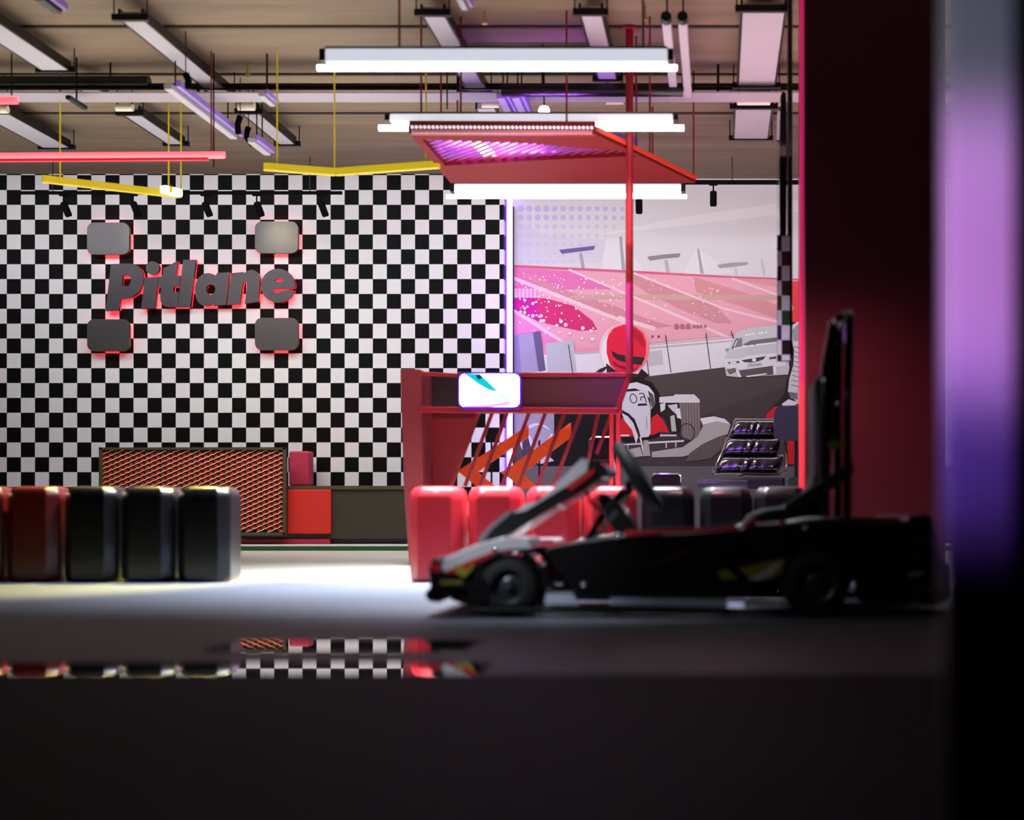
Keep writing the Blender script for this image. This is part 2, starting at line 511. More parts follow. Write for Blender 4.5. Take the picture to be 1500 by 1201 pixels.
for j in range(3):
    for i in range(6):
        pp(ell(756 + i * 5.6, 425 + j * 4.8, 2.5, 2.5, 10), (226, 180, 208))
for x, r in ((991, 3.6), (999.5, 3.3), (1008, 3.7), (1017, 2.2), (1022, 2.2), (1027, 2.2), (1033, 2.1)):
    pp(ell(x, 478, r, r, 14), (172, 104, 118))
for x in (956, 965): pp(ell(x, 493, 1.7, 1.7, 10), (120, 50, 80))
# white barrier
pp([(X0, 514), (845, 512), (960, 505), (1080, 493), (X1, 480), (X1, 484), (960, 512), (845, 520), (X0, 522)], (226, 140, 160)); lay()
pp([(830, 520), (960, 506), (1080, 495), (X1, 486), (X1, 560), (700 + 51, 600), (X0, 520)], (214, 214, 218)); lay()
pp([(845, 516), (960, 508), (1080, 498), (1080, 500), (960, 511), (845, 520)], (176, 176, 182))
pp([(947, 516), (970, 513), (972, 534), (950, 537)], (188, 184, 192))
pp([(X0, 492), (792, 485), (800, 543), (757, 548), (X0, 540)], (136, 128, 166))
pp([(760, 491), (781, 488), (788, 545), (764, 547)], (156, 150, 176)); lay()
pp([(781, 487), (792, 485), (800, 543), (790, 545)], (96, 88, 120))
pp([(800, 503), (840, 499), (845, 545), (802, 545)], (178, 182, 188))
for a, b in (((975, 491), (983, 546)), ((1034, 488), (1041, 541)), ((1071, 485), (1075, 498)), ((947, 522), (951, 552)), ((833, 505), (840, 552))):
    pp(stroke(a, b, 1.4), (60, 54, 58))
lay()
# track and dark lower half
pp([(X0, 600), (840, 585), (900, 566), (945, 552), (1062, 538), (X1, 530), (X1, 684), (X0, 684)], (74, 66, 64)); lay()
pp([(1050, 600), (1170, 560), (1170, 660), (1040, 684), (900, 684), (960, 640)], (68, 60, 58))
pp([(X0, 598), (812, 598), (812, 650), (X0, 640)], (150, 146, 156))
pp([(812, 598), (905, 590), (905, 684), (790, 684), (766, 660), (812, 650)], (14, 13, 15)); lay()
pp(ell(787, 646, 25, 26, 24), (206, 206, 212)); lay()
pp([(765, 640), (772, 632), (778, 655), (776, 668), (766, 668)], (60, 58, 64))
pp([(770, 630), (790, 622), (810, 632), (800, 648), (785, 660), (778, 640)], (156, 156, 164))
pp([(782, 672), (800, 664), (812, 675), (790, 680)], (196, 196, 204)); lay()
# kart driver
pp(ell(914, 513, 36, 39, 36), (228, 196, 204)); lay()
pp(ell(917, 512, 34.5, 37, 36), (236, 120, 128)); lay()
pp(ell(912, 516, 31, 36, 36), (224, 224, 226)); lay()
pp([(846, 552), (862, 545), (878, 536), (892, 538), (894, 556), (846, 556)], (214, 214, 216)); lay()
pp([(868, 549), (878, 541), (890, 536), (888, 541), (876, 552)], (40, 36, 38))
pp([(888, 532), (905, 545), (935, 548), (942, 560), (890, 560)], (60, 24, 28)); lay()
pp([(889, 500), (892, 490), (900, 481), (915, 476), (930, 479), (942, 488), (947, 503), (946, 520), (940, 535), (930, 545), (920, 549), (905, 545), (894, 535), (889, 518)], (216, 26, 62)); lay()
pp([(925, 480), (938, 487), (944, 500), (944, 510), (930, 496), (918, 488)], (176, 18, 46))
pp([(896, 514), (905, 519), (925, 522), (945, 524), (940, 535), (922, 533), (905, 528), (898, 522)], (48, 30, 34))
pp([(897, 528), (906, 535), (930, 541), (935, 539), (932, 543), (915, 542), (900, 535)], (120, 20, 34))
pp([(940, 540), (951, 550), (940, 558), (930, 556)], (30, 26, 28))
pp([(905, 556), (935, 553), (955, 560), (966, 576), (972, 600), (966, 640), (950, 645), (905, 650), (895, 620)], (22, 18, 20)); lay()
pp([(917, 563), (933, 560), (950, 566), (958, 576), (960, 592), (954, 600), (952, 584), (943, 574), (930, 569), (916, 571)], (214, 214, 216))
pp([(906, 640), (904, 620), (912, 612), (926, 616), (936, 638), (920, 640)], (208, 32, 42))
pp([(952, 638), (955, 612), (963, 606), (972, 616), (980, 634), (968, 632), (960, 636)], (212, 34, 42)); lay()
pp([(949, 572), (957, 578), (960, 592), (955, 598)], (92, 82, 84))
pp([(912, 586), (917, 574), (946, 572), (952, 594), (953, 600), (953, 634), (950, 640), (939, 641), (936, 630), (930, 614), (921, 606), (911, 600)], (208, 208, 214)); lay()
pp([(935, 591.5), (947, 591), (949, 594), (934, 595)], (24, 20, 24))
pp([(911, 601), (922, 606), (930, 616), (933, 628), (929, 616), (920, 608), (911, 604)], (40, 36, 44))
pp([(911, 605), (920, 610), (928, 620), (935, 640), (932, 650), (926, 630), (915, 616)], (214, 214, 218))
pp(stroke((947, 610), (948, 628), 0.8), (90, 90, 96)); lay()
# race number: 0 and a mirrored 5
mur.prism([ell(928, 584, 5.6, 7.6, 20, tilt=-14), ell(928, 584, 3.9, 5.8, 20, tilt=-14)], lambda p, q: Vector(((p[0] - CX) / SM, q, H + (CY - p[1]) / SM)), mdep(), None, mc((96, 92, 104)))
for a, b in (((936, 577), (942, 576)), ((942, 576), (945, 582)), ((945, 582), (947, 590)), ((945, 582), (940, 581.5)), ((940, 581.5), (938.5, 584)), ((938.5, 584), (939.5, 587))):
    pp(stroke(a, b, 1.5), (36, 32, 38))
lay()
# engine block, radiator, bars and bumper
pp([(966, 582), (988, 580), (988, 578), (1017, 578), (1025, 586), (1025, 590), (966, 590)], (214, 214, 214))
pp([(995, 590), (1025, 590), (1026, 640), (1012, 645), (1000, 640)], (122, 112, 106))
pp([(966, 590), (995, 590), (1000, 630), (985, 640), (972, 612)], (38, 34, 34)); lay()
for i in range(13):
    pp(stroke((998 + i * 2.1, 592), (999 + i * 2.1, 636), 0.7), (88, 80, 76) if i % 2 else (150, 140, 134))
pp([(967, 592), (975, 590), (974, 600), (968, 604)], (216, 216, 212))
pp([(978, 594), (992, 592), (994, 610), (985, 602)], (206, 204, 200))
pp([(982, 610), (988, 608), (991, 632), (984, 632)], (190, 188, 184))
pp([(990, 600), (996, 598), (998, 614), (992, 612)], (226, 224, 220))
mur.prism([ell(1006, 634, 12, 14, 22), ell(1006, 634, 10.5, 12.5, 22)], lambda p, q: Vector(((p[0] - CX) / SM, q, H + (CY - p[1]) / SM)), mdep(), None, mc((40, 36, 36))); lay()
pp([(955, 662), (1000, 655), (1022, 640), (1030, 624), (1025, 614), (1045, 610), (1062, 614), (1070, 622), (1066, 636), (1048, 645), (1035, 652), (1018, 664), (1000, 669), (955, 670)], (176, 172, 166)); lay()
pp([(1026, 613), (1046, 610), (1062, 614), (1069, 621), (1050, 617), (1030, 622)], (226, 224, 222))
pp([(1010, 664), (1030, 650), (1052, 640), (1064, 636), (1060, 655), (1040, 672), (1005, 676)], (96, 88, 82))
for a, b, wd in (((906, 638), (922, 638), 2.4), ((967, 638), (991, 638), 2.4), ((905, 652), (940, 650), 2), ((946, 649), (1002, 646), 2.6), ((920, 651), (920, 660), 1.4),
                 ((976, 649), (976, 656), 1.6), ((990, 648), (990, 655), 1.6), ((906, 648), (916, 678), 1.6), ((938, 640), (944, 668), 2.4), ((905, 660), (935, 660), 1.4)):
    pp(stroke(a, b, wd), (218, 216, 214))
pp([(943, 645), (950, 645), (953, 668), (942, 668)], (168, 164, 160))
pp([(912, 660), (938, 655), (942, 668), (916, 672)], (176, 172, 168)); lay()
# racing saloon
pp([(1079, 487), (1100, 481), (1137, 477), (1160, 476), (1175, 478), (1175, 545), (1152, 549), (1085, 553), (1064, 551), (1060, 528), (1066, 514), (1071, 505)], (190, 196, 198)); lay()
pp([(1072, 512), (1078, 497), (1087, 495), (1087, 508), (1074, 511)], (128, 124, 128))
pp([(1088, 505), (1100, 499), (1138, 494.5), (1138, 501), (1095, 507)], (112, 106, 108))
pp([(1075, 510), (1104, 505), (1104, 507.5), (1074, 512)], (226, 226, 228)); pp([(1107, 504.5), (1138, 501), (1138, 503), (1107, 507)], (226, 226, 228))
pp([(1060, 526), (1083, 526), (1098, 521), (1140, 517), (1150, 520), (1150, 536), (1083, 542), (1062, 539)], (216, 219, 222)); lay()
pp(stroke((1072, 512), (1079, 496), 1.2), (70, 64, 68))
pp(stroke((1075.5, 508), (1079.5, 499), 1.3), (236, 236, 238))
pp([(1086, 528), (1122, 522), (1118, 527), (1105, 531.5), (1090, 531)], (74, 62, 66))
pp([(1066, 531), (1082, 529), (1084, 532), (1068, 534)], (90, 84, 90)); pp([(1126, 524), (1137, 522), (1137, 526), (1127, 527)], (90, 84, 90))
pp([(1082, 543), (1132, 536), (1133, 549), (1086, 553)], (92, 80, 82))
pp([(1064, 542), (1077, 539), (1079, 545), (1069, 549)], (110, 102, 106)); lay()
pp(ell(1104.5, 527.5, 3.2, 3, 14), (226, 222, 222))
pp([(1069, 531.5), (1078, 530), (1079, 532), (1070, 533.5)], (236, 236, 238))
pp([(1093, 551), (1122, 547), (1124, 548.5), (1094, 553)], (222, 220, 218))
pp([(1132, 536), (1136, 535), (1137, 548), (1133, 549)], (226, 226, 228))
pp([(1078, 543), (1081, 542.5), (1086, 552), (1082, 553)], (226, 226, 228))
for i, x in enumerate((1092, 1097, 1102, 1110, 1114, 1120)):
    pp([(x, 490.2 - i * 0.8), (x + 3.6, 489.6 - i * 0.8), (x + 3.6, 492 - i * 0.8), (x, 492.6 - i * 0.8)], (226, 230, 232))
pp([(1063, 511), (1068, 510), (1067, 514), (1062, 514)], (150, 150, 154)); lay()
# lettering on the bumper
fc = bpy.data.curves.new('t', 'FONT'); fc.body = 'Olinnett'; fc.size = 7.4
fo = bpy.data.objects.new('t', fc); COL.objects.link(fo)
me_t = fo.to_mesh(); tv = [v.co.copy() for v in me_t.vertices]; tf = [list(p.vertices) for p in me_t.polygons]
fo.to_mesh_clear()
ang = R(-7); kx = 0.84
for f in tf:
    pts = []
    for i in f:
        x, y = tv[i].x * kx, tv[i].y
        pts.append((1095 + x * math.cos(ang) + y * math.sin(ang), 538.3 + x * math.sin(ang) - y * math.cos(ang)))
    d = MW - 0.004 - 0.0003 * LAY[0] - 0.00004 * NP[0]
    mur.face([Vector(((p[0] - CX) / SM, d, H + (CY - p[1]) / SM)) for p in pts], mc((60, 56, 64)))
bpy.data.objects.remove(fo); bpy.data.curves.remove(fc)
# standing driver at the right edge
pp([(1148, 470), (1157, 462), (X1, 450), (X1, 620), (1130, 625), (1128, 600), (1148, 578), (1156, 540)], (40, 36, 38)); lay()
pp([(1158, 414), (1185, 410), (1185, 476), (1160, 472), (1157, 462), (1163, 452), (1158, 440)], (226, 60, 62))
pp([(1158, 478), (1170, 471), (1190, 470), (1190, 592), (1168, 592), (1154, 574), (1156, 555), (1162, 535), (1163, 512), (1158, 496)], (206, 206, 208)); lay()
pp([(1160, 484), (1170, 474), (1180, 476), (1172, 500), (1162, 500)], (150, 150, 156))
for i in range(9):
    y = 508 + i * 7
    pp(stroke((1163 - i * 0.6, y), (1172, y + 3), 1.1), (110, 108, 114))
pp([(1155, 574), (1168, 576), (1168, 586), (1158, 584)], (120, 118, 124))
pp([(1145, 592), (1155, 585), (1168, 590), (1160, 600), (1148, 598)], (222, 220, 222))
pp([(1116, 626), (1124, 606), (1134, 596), (1148, 596), (1175, 592), (1190, 592), (1190, 680), (1150, 680), (1155, 640), (1140, 626)], (206, 30, 34))
mural = mur.build('wall_mural', smooth=False, fix=False)
tag(mural, 'large printed racing mural with kart driver, pink grandstand and saloon car', 'mural')
struct(MB().box((XCORNER + .06, MW - .04, 0.052), (XR, MW, H + (CY - 683) / SM), mat('grey_plinth', (92, 88, 86), 0.6)).build('baseboard_back', smooth=False))

# purple light strip in the corner
t = thing('glow_strip', 'bright purple-white vertical light strip in the corner between chequers and mural', 'light strip', (XCORNER + .05, WALL + .1, 0))
xa, xb = XCORNER + .016, (752 - CX) / SM
MB().box((xa, WALL + .12, 0.1), (xb, WALL + .16, H + (CY - 262) / SM), M_purple).build('light_tube', parent=t)
MB().box((xa - .012, WALL + .1, 0.1), (xa, WALL + .2, H + (CY - 262) / SM), M_purpled).build('side_tube', parent=t)
MB().box((xa - .012, WALL + .16, 0.05), (xb + .012, WALL + .2, CEIL - .3), M_darkmet).build('channel', parent=t)

# ================================================================== SIGN
def wpt(p, d): return Vector(((p[0] - CX) / SW, d, H + (CY - p[1]) / SW))


def z6(pts): return [(150 + x / 10, 370 + y / 10) for x, y in pts]
def z7(pts): return [(290 + x / 9.375, 370 + y / 9.375) for x, y in pts]


def smoothpoly(pts, it=2):
    """rounds only shallow corners so that bowls read as curves"""
    for _ in range(it):
        out = []; n = len(pts)
        for i in range(n):
            a, b, c = Vector(pts[i - 1]), Vector(pts[i]), Vector(pts[(i + 1) % n])
            u = (b - a); v = (c - b)
            if u.length < .05 or v.length < .05: out.append(tuple(b)); continue
            ang = abs(u.angle_signed(v))
            if ang < R(52) and ang > R(4):
                out += [tuple(b - u * 0.25), tuple(b + v * 0.25)]
            else: out.append(tuple(b))
        pts = out
    return pts


def expand(pts, k):
    cx = sum(p[0] for p in pts) / len(pts); cy = sum(p[1] for p in pts) / len(pts)
    return [(cx + (p[0] - cx) * k, cy + (p[1] - cy) * k) for p in pts]


LET = {
 'letter_p': [z6([(175, 185), (440, 178), (520, 190), (590, 235), (632, 300), (645, 380), (637, 470), (600, 570), (530, 645), (430, 688), (310, 700), (285, 860), (95, 870)]),
              z6([(345, 350), (425, 352), (462, 385), (462, 440), (440, 500), (425, 510), (330, 510)])],
 'letter_i': [z6([(665, 385), (860, 372), (812, 832), (615, 840)])],
 'letter_t': [z6([(935, 245), (1010, 220), (1075, 175), (1145, 138), (1120, 350), (1185, 352), (1170, 518), (1092, 515), (1080, 595), (1165, 592), (1142, 808), (1010, 812), (940, 795), (895, 740), (888, 665), (905, 512), (852, 512), (868, 372), (925, 365)])],
 'letter_l': [z6([(1225, 125), (1412, 122), (1330, 808), (1145, 815)])],
 'letter_a': [z7([(180, 295), (245, 312), (285, 330), (295, 298), (465, 286), (422, 728), (252, 742), (245, 712), (180, 748), (100, 742), (35, 695), (0, 600), (-8, 500), (12, 420), (60, 345), (120, 305)]),
              z7(ell(213, 523, 64, 68, 20))],
 'letter_n': [z7([(488, 300), (655, 282), (665, 302), (720, 262), (790, 250), (850, 285), (885, 350), (885, 440), (852, 690), (678, 716), (712, 460), (700, 420), (675, 412), (650, 435), (640, 500), (608, 722), (438, 732), (470, 450)])],
}
ec = (1130, 470)
ering = [(ec[0] + 232 * math.cos(R(a)), ec[1] + 232 * math.sin(R(a))) for a in range(14, 371, 8)]
LET['letter_e'] = [z7(ering + [(1225, 514), (1055, 518), (1075, 552), (1120, 570), (1170, 552), (1200, 536), (1240, 530)]),
                   z7([(1078, 412), (1095, 388), (1130, 370), (1165, 368), (1190, 380), (1200, 412)])]
M_letter = mat('brushed_grey', (74, 70, 76), 0.42, 0.6)
M_plate = mat('brushed_plate', (84, 82, 84), 0.38, 0.6)
sgn = thing('wall_sign', 'raised dark grey lettering with red backlight on the chequered wall', 'sign', wpt((300, 420), WALL))
for nm, loops in LET.items():
    lp = [loops[0] if nm in ('letter_i', 'letter_l') else smoothpoly(loops[0])] + loops[1:]
    mb = MB().prism(lp, wpt, WALL - .085, WALL - .04, M_letter)
    if nm == 'letter_i': mb.prism([z6(ell(780, 243, 98, 98, 28))], wpt, WALL - .085, WALL - .04, M_letter)
    L_ = mb.build(nm, parent=sgn)
    ORG[L_.name] = ORG[sgn.name]
    mb = MB().prism([expand(lp[0], 0.985)] + [expand(h, 1.1) for h in lp[1:]], wpt, WALL - .038, WALL - .024, M_redled)
    if nm == 'letter_i': mb.prism([z6(ell(780, 243, 92, 92, 28))], wpt, WALL - .038, WALL - .024, M_redled)
    mb.build('backlight', parent=L_)


def rrect(x0, y0, x1, y1, r, n=6):
    out = []
    for cx_, cy_, a in ((x1 - r, y0 + r, -90), (x1 - r, y1 - r, 0), (x0 + r, y1 - r, 90), (x0 + r, y0 + r, 180)):
        for i in range(n + 1):
            q = R(a + 90 * i / n); out.append((cx_ + r * math.cos(q), cy_ + r * math.sin(q)))
    return out


for (x0, y0, x1, y1), lb in (((132.5, 328, 194, 375), 'rounded metal plate above the letter P, bright white reflection'), ((377, 326.5, 440, 373), 'rounded metal plate above the last letter e, golden reflection'),
                             ((132.5, 469, 194, 515.5), 'rounded metal plate below the letter P, very dark'), ((377, 467, 440, 514), 'rounded metal plate below the last letter e, dark grey')):
    t = thing('sign_plate', lb, 'sign plate', wpt(((x0 + x1) / 2, y1), WALL), 'backlit rounded plates around the lettering')
    MB().prism([rrect(x0, y0, x1, y1, 10)], wpt, WALL - .085, WALL - .04, M_plate).build('plate', parent=t, bevel=0.006)
    MB().prism([rrect(x0 + 2, y0 + 0.6, x1 - 2, y1 - 0.6, 9)], wpt, WALL - .038, WALL - .024, M_redled).build('backlight', parent=t)

# ================================================================== BENCH WALL UNIT
BY = 14.97; SB = FPX / BY


def bp(px, py, Y=BY): return at(px, py, Y)


def pbox(x0, y0, x1, y1, Ya, Yb, m, yref=None, mb=None):
    """box whose front face fills the given rectangle at depth yref (default Ya)"""
    yr = yref or Ya
    a = at(x0, y1, yr); b = at(x1, y0, yr)
    mb = mb or MB()
    return mb.box((a.x, Ya, a.z), (b.x, Yb, b.z), m)


M_olive = noisy('olive_laminate', (58, 52, 38), (50, 45, 33), (3, 3, 20), rough=0.55)
M_olived = mat('olive_edge', (74, 68, 48), 0.5)
t = thing('bench_cabinet', 'long low olive-grey bench cabinet against the chequered wall', 'cabinet', bp(510, 797))
pbox(340, 717, 592 + 60, 789, BY, WALL - .004, M_olive).build('body', parent=t, bevel=.004)
pbox(340, 711.5, 592 + 60, 717, BY - .02, WALL - .004, M_olived).build('top_board', parent=t, bevel=.003)
pbox(484.5, 789, 592 + 60, 796.8, BY + .06, WALL - .01, mat('plinth_violet', (62, 52, 74), 0.6), BY).build('plinth', parent=t)
t = thing('red_cushion_panel', 'square bright red padded panel on the front of the bench, right of the woven screen', 'panel', bp(452, 782, BY - .04))
pbox(420.5, 717, 484.5, 782, BY - .04, BY - .001, M_redflat).build('panel_board', parent=t, bevel=.012)
o = pbox(418, 660, 448, 711.5, BY + .12, BY + .3, mat('magenta_vinyl', (176, 40, 72), 0.6), BY).build('back_cushion', origin=bp(433, 711.5), bevel=.02, seg=3)
tag(o, 'magenta back cushion standing on the bench beside the woven screen', 'cushion')
o = pbox(340, 789.5, 484, 796.8, BY - .03, BY + .05, mat('crimson_kick', (168, 22, 58), 0.5), BY).build('kick_board', origin=bp(410, 796.8), bevel=.003)
tag(o, 'crimson kick board along the floor under the red panel and woven screen', 'kick board')

t = thing('woven_screen', 'red and cream woven screen in an olive frame beside the stools', 'screen', bp(282, 785, BY - .25))
SY = BY - .1
fr = MB()
for q in ((147, 655.5, 151, 784), (415, 655.5, 419.5, 784), (147, 655.5, 419.5, 659), (147, 780, 419.5, 784)):
    pbox(*q, SY - .03, SY + .03, M_olived, SY, fr)
fr.build('frame', parent=t, bevel=.003)
pbox(149, 657, 417, 782, SY + .012, SY + .02, mat('weave_backing', (60, 34, 22), 0.9), SY).build('backing', parent=t)
wv = MB(); M_wred = mat('weave_red', (190, 22, 20), 0.8); M_wcr = mat('weave_cream', (240, 214, 170), 0.7)
# one diagonal weave: cream cords over red lozenges
a0, b0 = at(151, 780, SY), at(415, 659, SY)
W_, H_ = b0.x - a0.x, b0.z - a0.z
nx_, nz_ = 34, 17
cw, chh = W_ / nx_, H_ / nz_
for j in range(-18, nz_):
    for i in range(nx_):
        x = a0.x + i * cw; z = a0.z + (j + i * 0.48) * chh
        if z < a0.z - chh * .2 or z > b0.z - chh * 0.9: continue
        wv.prism([[(x + cw * .02, z + chh * .30), (x + cw * .30, z + chh * .22), (x + cw * .78, z + chh * .52), (x + cw * .80, z + chh * .86), (x + cw * .52, z + chh * .96), (x + cw * .06, z + chh * .66)]],
                 lambda p, d: Vector((p[0], d, p[1])), SY - .006, None, M_wred)
slope = 0.48 * chh / cw
for j in range(-18, nz_ + 1):
    z = a0.z + j * chh + chh * .08
    pts = []
    for i in range(nx_ * 2 + 1):
        x = a0.x + i * cw / 2; zz = z + slope * (x - a0.x) + (0.05 * chh * (1 if i % 2 else -1))
        if a0.z - .005 <= zz <= b0.z + .005: pts.append((x, SY - .008 - (0.004 if i % 2 else 0), zz))
    if len(pts) > 1: wv.tube(pts, 0.0042, M_wcr, 5)
wv.build('weave', parent=t, fix=False)

# ================================================================== STOOLS
def stool(m, name='stool'):
    """tall octagonal padded stool with a domed top; origin at the floor centre"""
    mb = MB(); wx, wy, c = .152, .150, .058; hh = .55
    def ring(k, z, grow=0):
        x, y, q = wx * k, wy * k, c * k
        return [Vector(p) for p in ((-x + q, -y, z), (x - q, -y, z), (x, -y + q, z), (x, y - q, z), (x - q, y, z), (-x + q, y, z), (-x, y - q, z), (-x, -y + q, z))]
    lv = [(.93, 0), (.98, .012), (1, .05), (1, .30), (1, .465), (.985, .492), (.93, .52), (.82, .541), (.60, .549), (.0, .55)]
    base = 0
    for kf, z in lv: mb.v += ring(max(kf, 1e-3), z)
    for i in range(len(lv) - 1):
        for j in range(8):
            mb.f.append([i * 8 + j, i * 8 + (j + 1) % 8, (i + 1) * 8 + (j + 1) % 8, (i + 1) * 8 + j]); mb.m.append(0)
    mb.f.append(list(reversed(range(8)))); mb.m.append(0)
    mb.mats = [m]
    o = mb.build(name, smooth=True)
    md = o.modifiers.new('bevel', 'BEVEL'); md.width = .012; md.segments = 3; md.limit_method = 'ANGLE'; md.angle_limit = R(25)
    return o


M_pouf_d = mat('shaded_red_vinyl', (92, 12, 18), 0.36, coat=0.3)  # red vinyl darkened to carry the shade on the left row
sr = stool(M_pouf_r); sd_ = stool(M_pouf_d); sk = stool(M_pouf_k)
SP = 8.72
used = {'r': False, 'k': False, 'd': False}


def place_stool(px, kind, label, group):
    src = {'r': sr, 'k': sk, 'd': sd_}[kind]
    if used[kind]: o = src.copy(); COL.objects.link(o)
    else: o = src; used[kind] = True
    s = FPX / (SP - .155)
    o.location = ((px - CX) / s, SP, 0)
    tag(o, label, 'stool', group)


GL = 'stools in the row at the left'; GR = 'stools in the row behind the kart'
for px, kd, lb in ((294, 'k', 'black padded stool at the right end of the left row, edge lit yellow'), (211, 'k', 'black padded stool, second from the right end of the left row'),
                   (127, 'k', 'black padded stool right of the red stool in the left row'), (42, 'd', 'red padded stool, shade put into its colour, whole in view in the left row'),
                   (-42, 'd', 'red padded stool, shade put into its colour, cut by the left edge of the photo')):
    place_stool(px, kd, lb, GL)
for px, kd, lb in ((636, 'r', 'bright red padded stool at the left end, in front of the kart nose'), (722, 'r', 'red padded stool second from the left, under the red booth slats'),
                   (808, 'r', 'red padded stool third from the left, half hidden by the kart fairing'), (892, 'r', 'red padded stool behind the kart steering wheel'),
                   (978, 'k', 'black padded stool right of the red ones, behind the steering wheel'), (1064, 'k', 'black padded stool in the gap before the kart seat'),
                   (1144, 'k', 'black padded stool behind the kart seat, below the lounge chair')):
    place_stool(px, kd, lb, GR)

# ================================================================== LINEAR LAMPS
def cable(mb, x, Y, z0, r=.006, m=None, top=CEIL):
    mb.tube([(x, Y, z0), (x, Y, top)], r, m or M_redd, 6); return mb


def linear_lamp(x0, x1, py_t0, py_t1, py_h0, py_h1, s, label, hx0=None, hx1=None):
    Y = FPX / s
    X = lambda p: (p - CX) / s
    Z = lambda p: H + (CY - p) / s
    hx0 = hx0 or x0 + 5; hx1 = hx1 or x1 - 5
    t = thing('linear_lamp', label, 'lamp', (X((x0 + x1) / 2), Y, Z(py_t1)), 'bright white linear lamps under the ceiling')
    MB().box((X(hx0), Y - .035, Z(py_h1)), (X(hx1), Y + .05, Z(py_h0)), M_house).build('housing', parent=t, bevel=.012)
    MB().box((X(hx0), Y - .03, Z(py_h0)), (X(hx1), Y + .045, Z(py_h0) + .012), mat('lamp_lid', (90, 90, 96), .4)).build('lid', parent=t)
    for a, b in ((X(hx0) - .035, X(hx0)), (X(hx1), X(hx1) + .035)):
        MB().box((a, Y - .035, Z(py_h1 - 2)), (b, Y + .05, Z(py_h0)), M_black).build('end_cap', parent=t, bevel=.006)
    r = (Z(py_t0) - Z(py_t1)) / 2
    MB().tube([(X(x0), Y, Z(py_t1) + r), (X(x1), Y, Z(py_t1) + r)], r, M_tube, 14).build('light_tube', parent=t)
    for xx in (X(x0 + 120), X(x1 - 50)):
        cable(MB(), xx, Y, Z(py_h0), .007, M_redd).build('suspension_rod', parent=t)
    return t


linear_lamp(465, 992, 95, 104, 73, 93, 247, 'nearest and longest white linear lamp, at the top of the photo', 478, 978)
linear_lamp(555, 1002, 183, 192, 168, 180, 211, 'middle white linear lamp crossing the near edge of the red canopy', 572, 986)
linear_lamp(654, 1006, 285, 291, 270, 284, 172, 'lowest white linear lamp, in front of the mural top', 666, 998)

# pink tubes
def tube_lamp(a, b, r, m, label, rods, mrod, housing=None, group=None):
    c = (Vector(a) + Vector(b)) / 2
    t = thing('tube_lamp', label, 'lamp', c, group)
    MB().tube([a, b], r, m, 12).build('light_tube', parent=t)
    if housing:
        MB().bar(Vector(a) + Vector((0, 0, -r * 1.1)), Vector(b) + Vector((-.12, 0, -r * 1.1)), r * 1.2, r * .9, housing).build('housing', parent=t)
    for p in rods:
        cable(MB(), p[0], p[1], p[2], .006, mrod).build('suspension_rod', parent=t)
    return t


p0, p1 = at(-160, 230, FPX / 196), at(329, 227, FPX / 196)
tube_lamp(p0, p1, .026, M_pink, 'long pink glowing tube lamp hanging across the upper left', [tuple(p0.lerp(p1, k)) for k in (.32, .96)], M_redd, M_pinkdark)
p0, p1 = at(-120, 148, FPX / 227), at(25, 147, FPX / 227)
tube_lamp(p0, p1, .024, M_pink, 'short end of a pink tube lamp at the left edge, above the long one', [tuple(p0.lerp(p1, .6))], M_redd, M_pinkdark)

# yellow chevron lamps hung flat
ZY = 2.96
def chevron(pts, label, rods, hot=None):
    P = [onz(x, y, ZY) for x, y in pts]
    t = thing('chevron_lamp', label, 'lamp', P[len(P) // 2], 'yellow chevron lamps under the ceiling')
    for a, b in zip(P[:-1], P[1:]):
        MB().bar(a, b, .05, .055, M_yel_em).build('arm', parent=t, bevel=.004)
    if hot:
        a, b = onz(*hot[0], ZY - .005), onz(*hot[1], ZY - .005)
        MB().bar(a, b, .06, .06, M_yel_hot).build('lit_end', parent=t, bevel=.01)
    for x, y in rods:
        q = onz(x, y, ZY); cable(MB(), q.x, q.y, ZY, .006, M_yellow).build('suspension_rod', parent=t)


chevron([(62, 262), (262, 285), (246, 277)], 'yellow chevron lamp with one white-hot end, over the chequered wall', [(88, 264), (247, 277), (265, 285)], ((238, 277), (264, 283)))
chevron([(386, 244), (491, 252), (643, 241)], 'wide yellow chevron lamp left of the red canopy', [(406, 246), (490, 251), (624, 243)])

# ================================================================== CANOPY
ZC = 2.968
t = thing('ceiling_canopy', 'red suspended canopy with purple-lit slatted opening', 'canopy', onz(760, 232, ZC))
def cz(p, d): 
    q = onz(p[0], p[1], ZC); return Vector((q.x, q.y, ZC + d))
outer = [(600, 196), (872, 197), (925, 222), (1019, 268), (660, 268)]
hole = [(618, 204.5), (770, 210), (905, 221), (935, 229), (905, 230), (780, 235), (652, 243)]
MB().prism([outer, hole], cz, 0, .05, mat('canopy_red', (100, 10, 12), .75, spec=.2)).build('soffit', parent=t)
# raised rim
rim = MB(); PO = [cz(p, .04) for p in outer]
for i in range(len(PO)):
    a, b = PO[i], PO[(i + 1) % len(PO)]
    if i == 0: rim.bar(a, b, .04, .09, M_redd)
    else: rim.bar(a, b, .02, .03, mat('orange_red_edge', (214, 70, 36), .6) if i in (1, 2) else M_red)
rim.build('rim', parent=t)
dots = MB()
a, b = cz(outer[0], 0), cz(outer[1], 0); n = 44
for i in range(n):
    p = a.lerp(b, (i + .8) / (n + .6)); dots.lathe(p + Vector((0, -.038, .040)), (0, 1, 0), [(0, 0), (0, .009), (.01, .011), (.03, .011)], M_house, 10)
dots.build('bulb_row', parent=t)
MB().bar(a + Vector((.02, -.03, .008)), b + Vector((-.02, -.03, .008)), .02, .022, mat('lit_edge_pink', (222, 150, 160), .4)).build('edge_strip', parent=t)  # canopy edge caught by lamp light, put in as pale pink
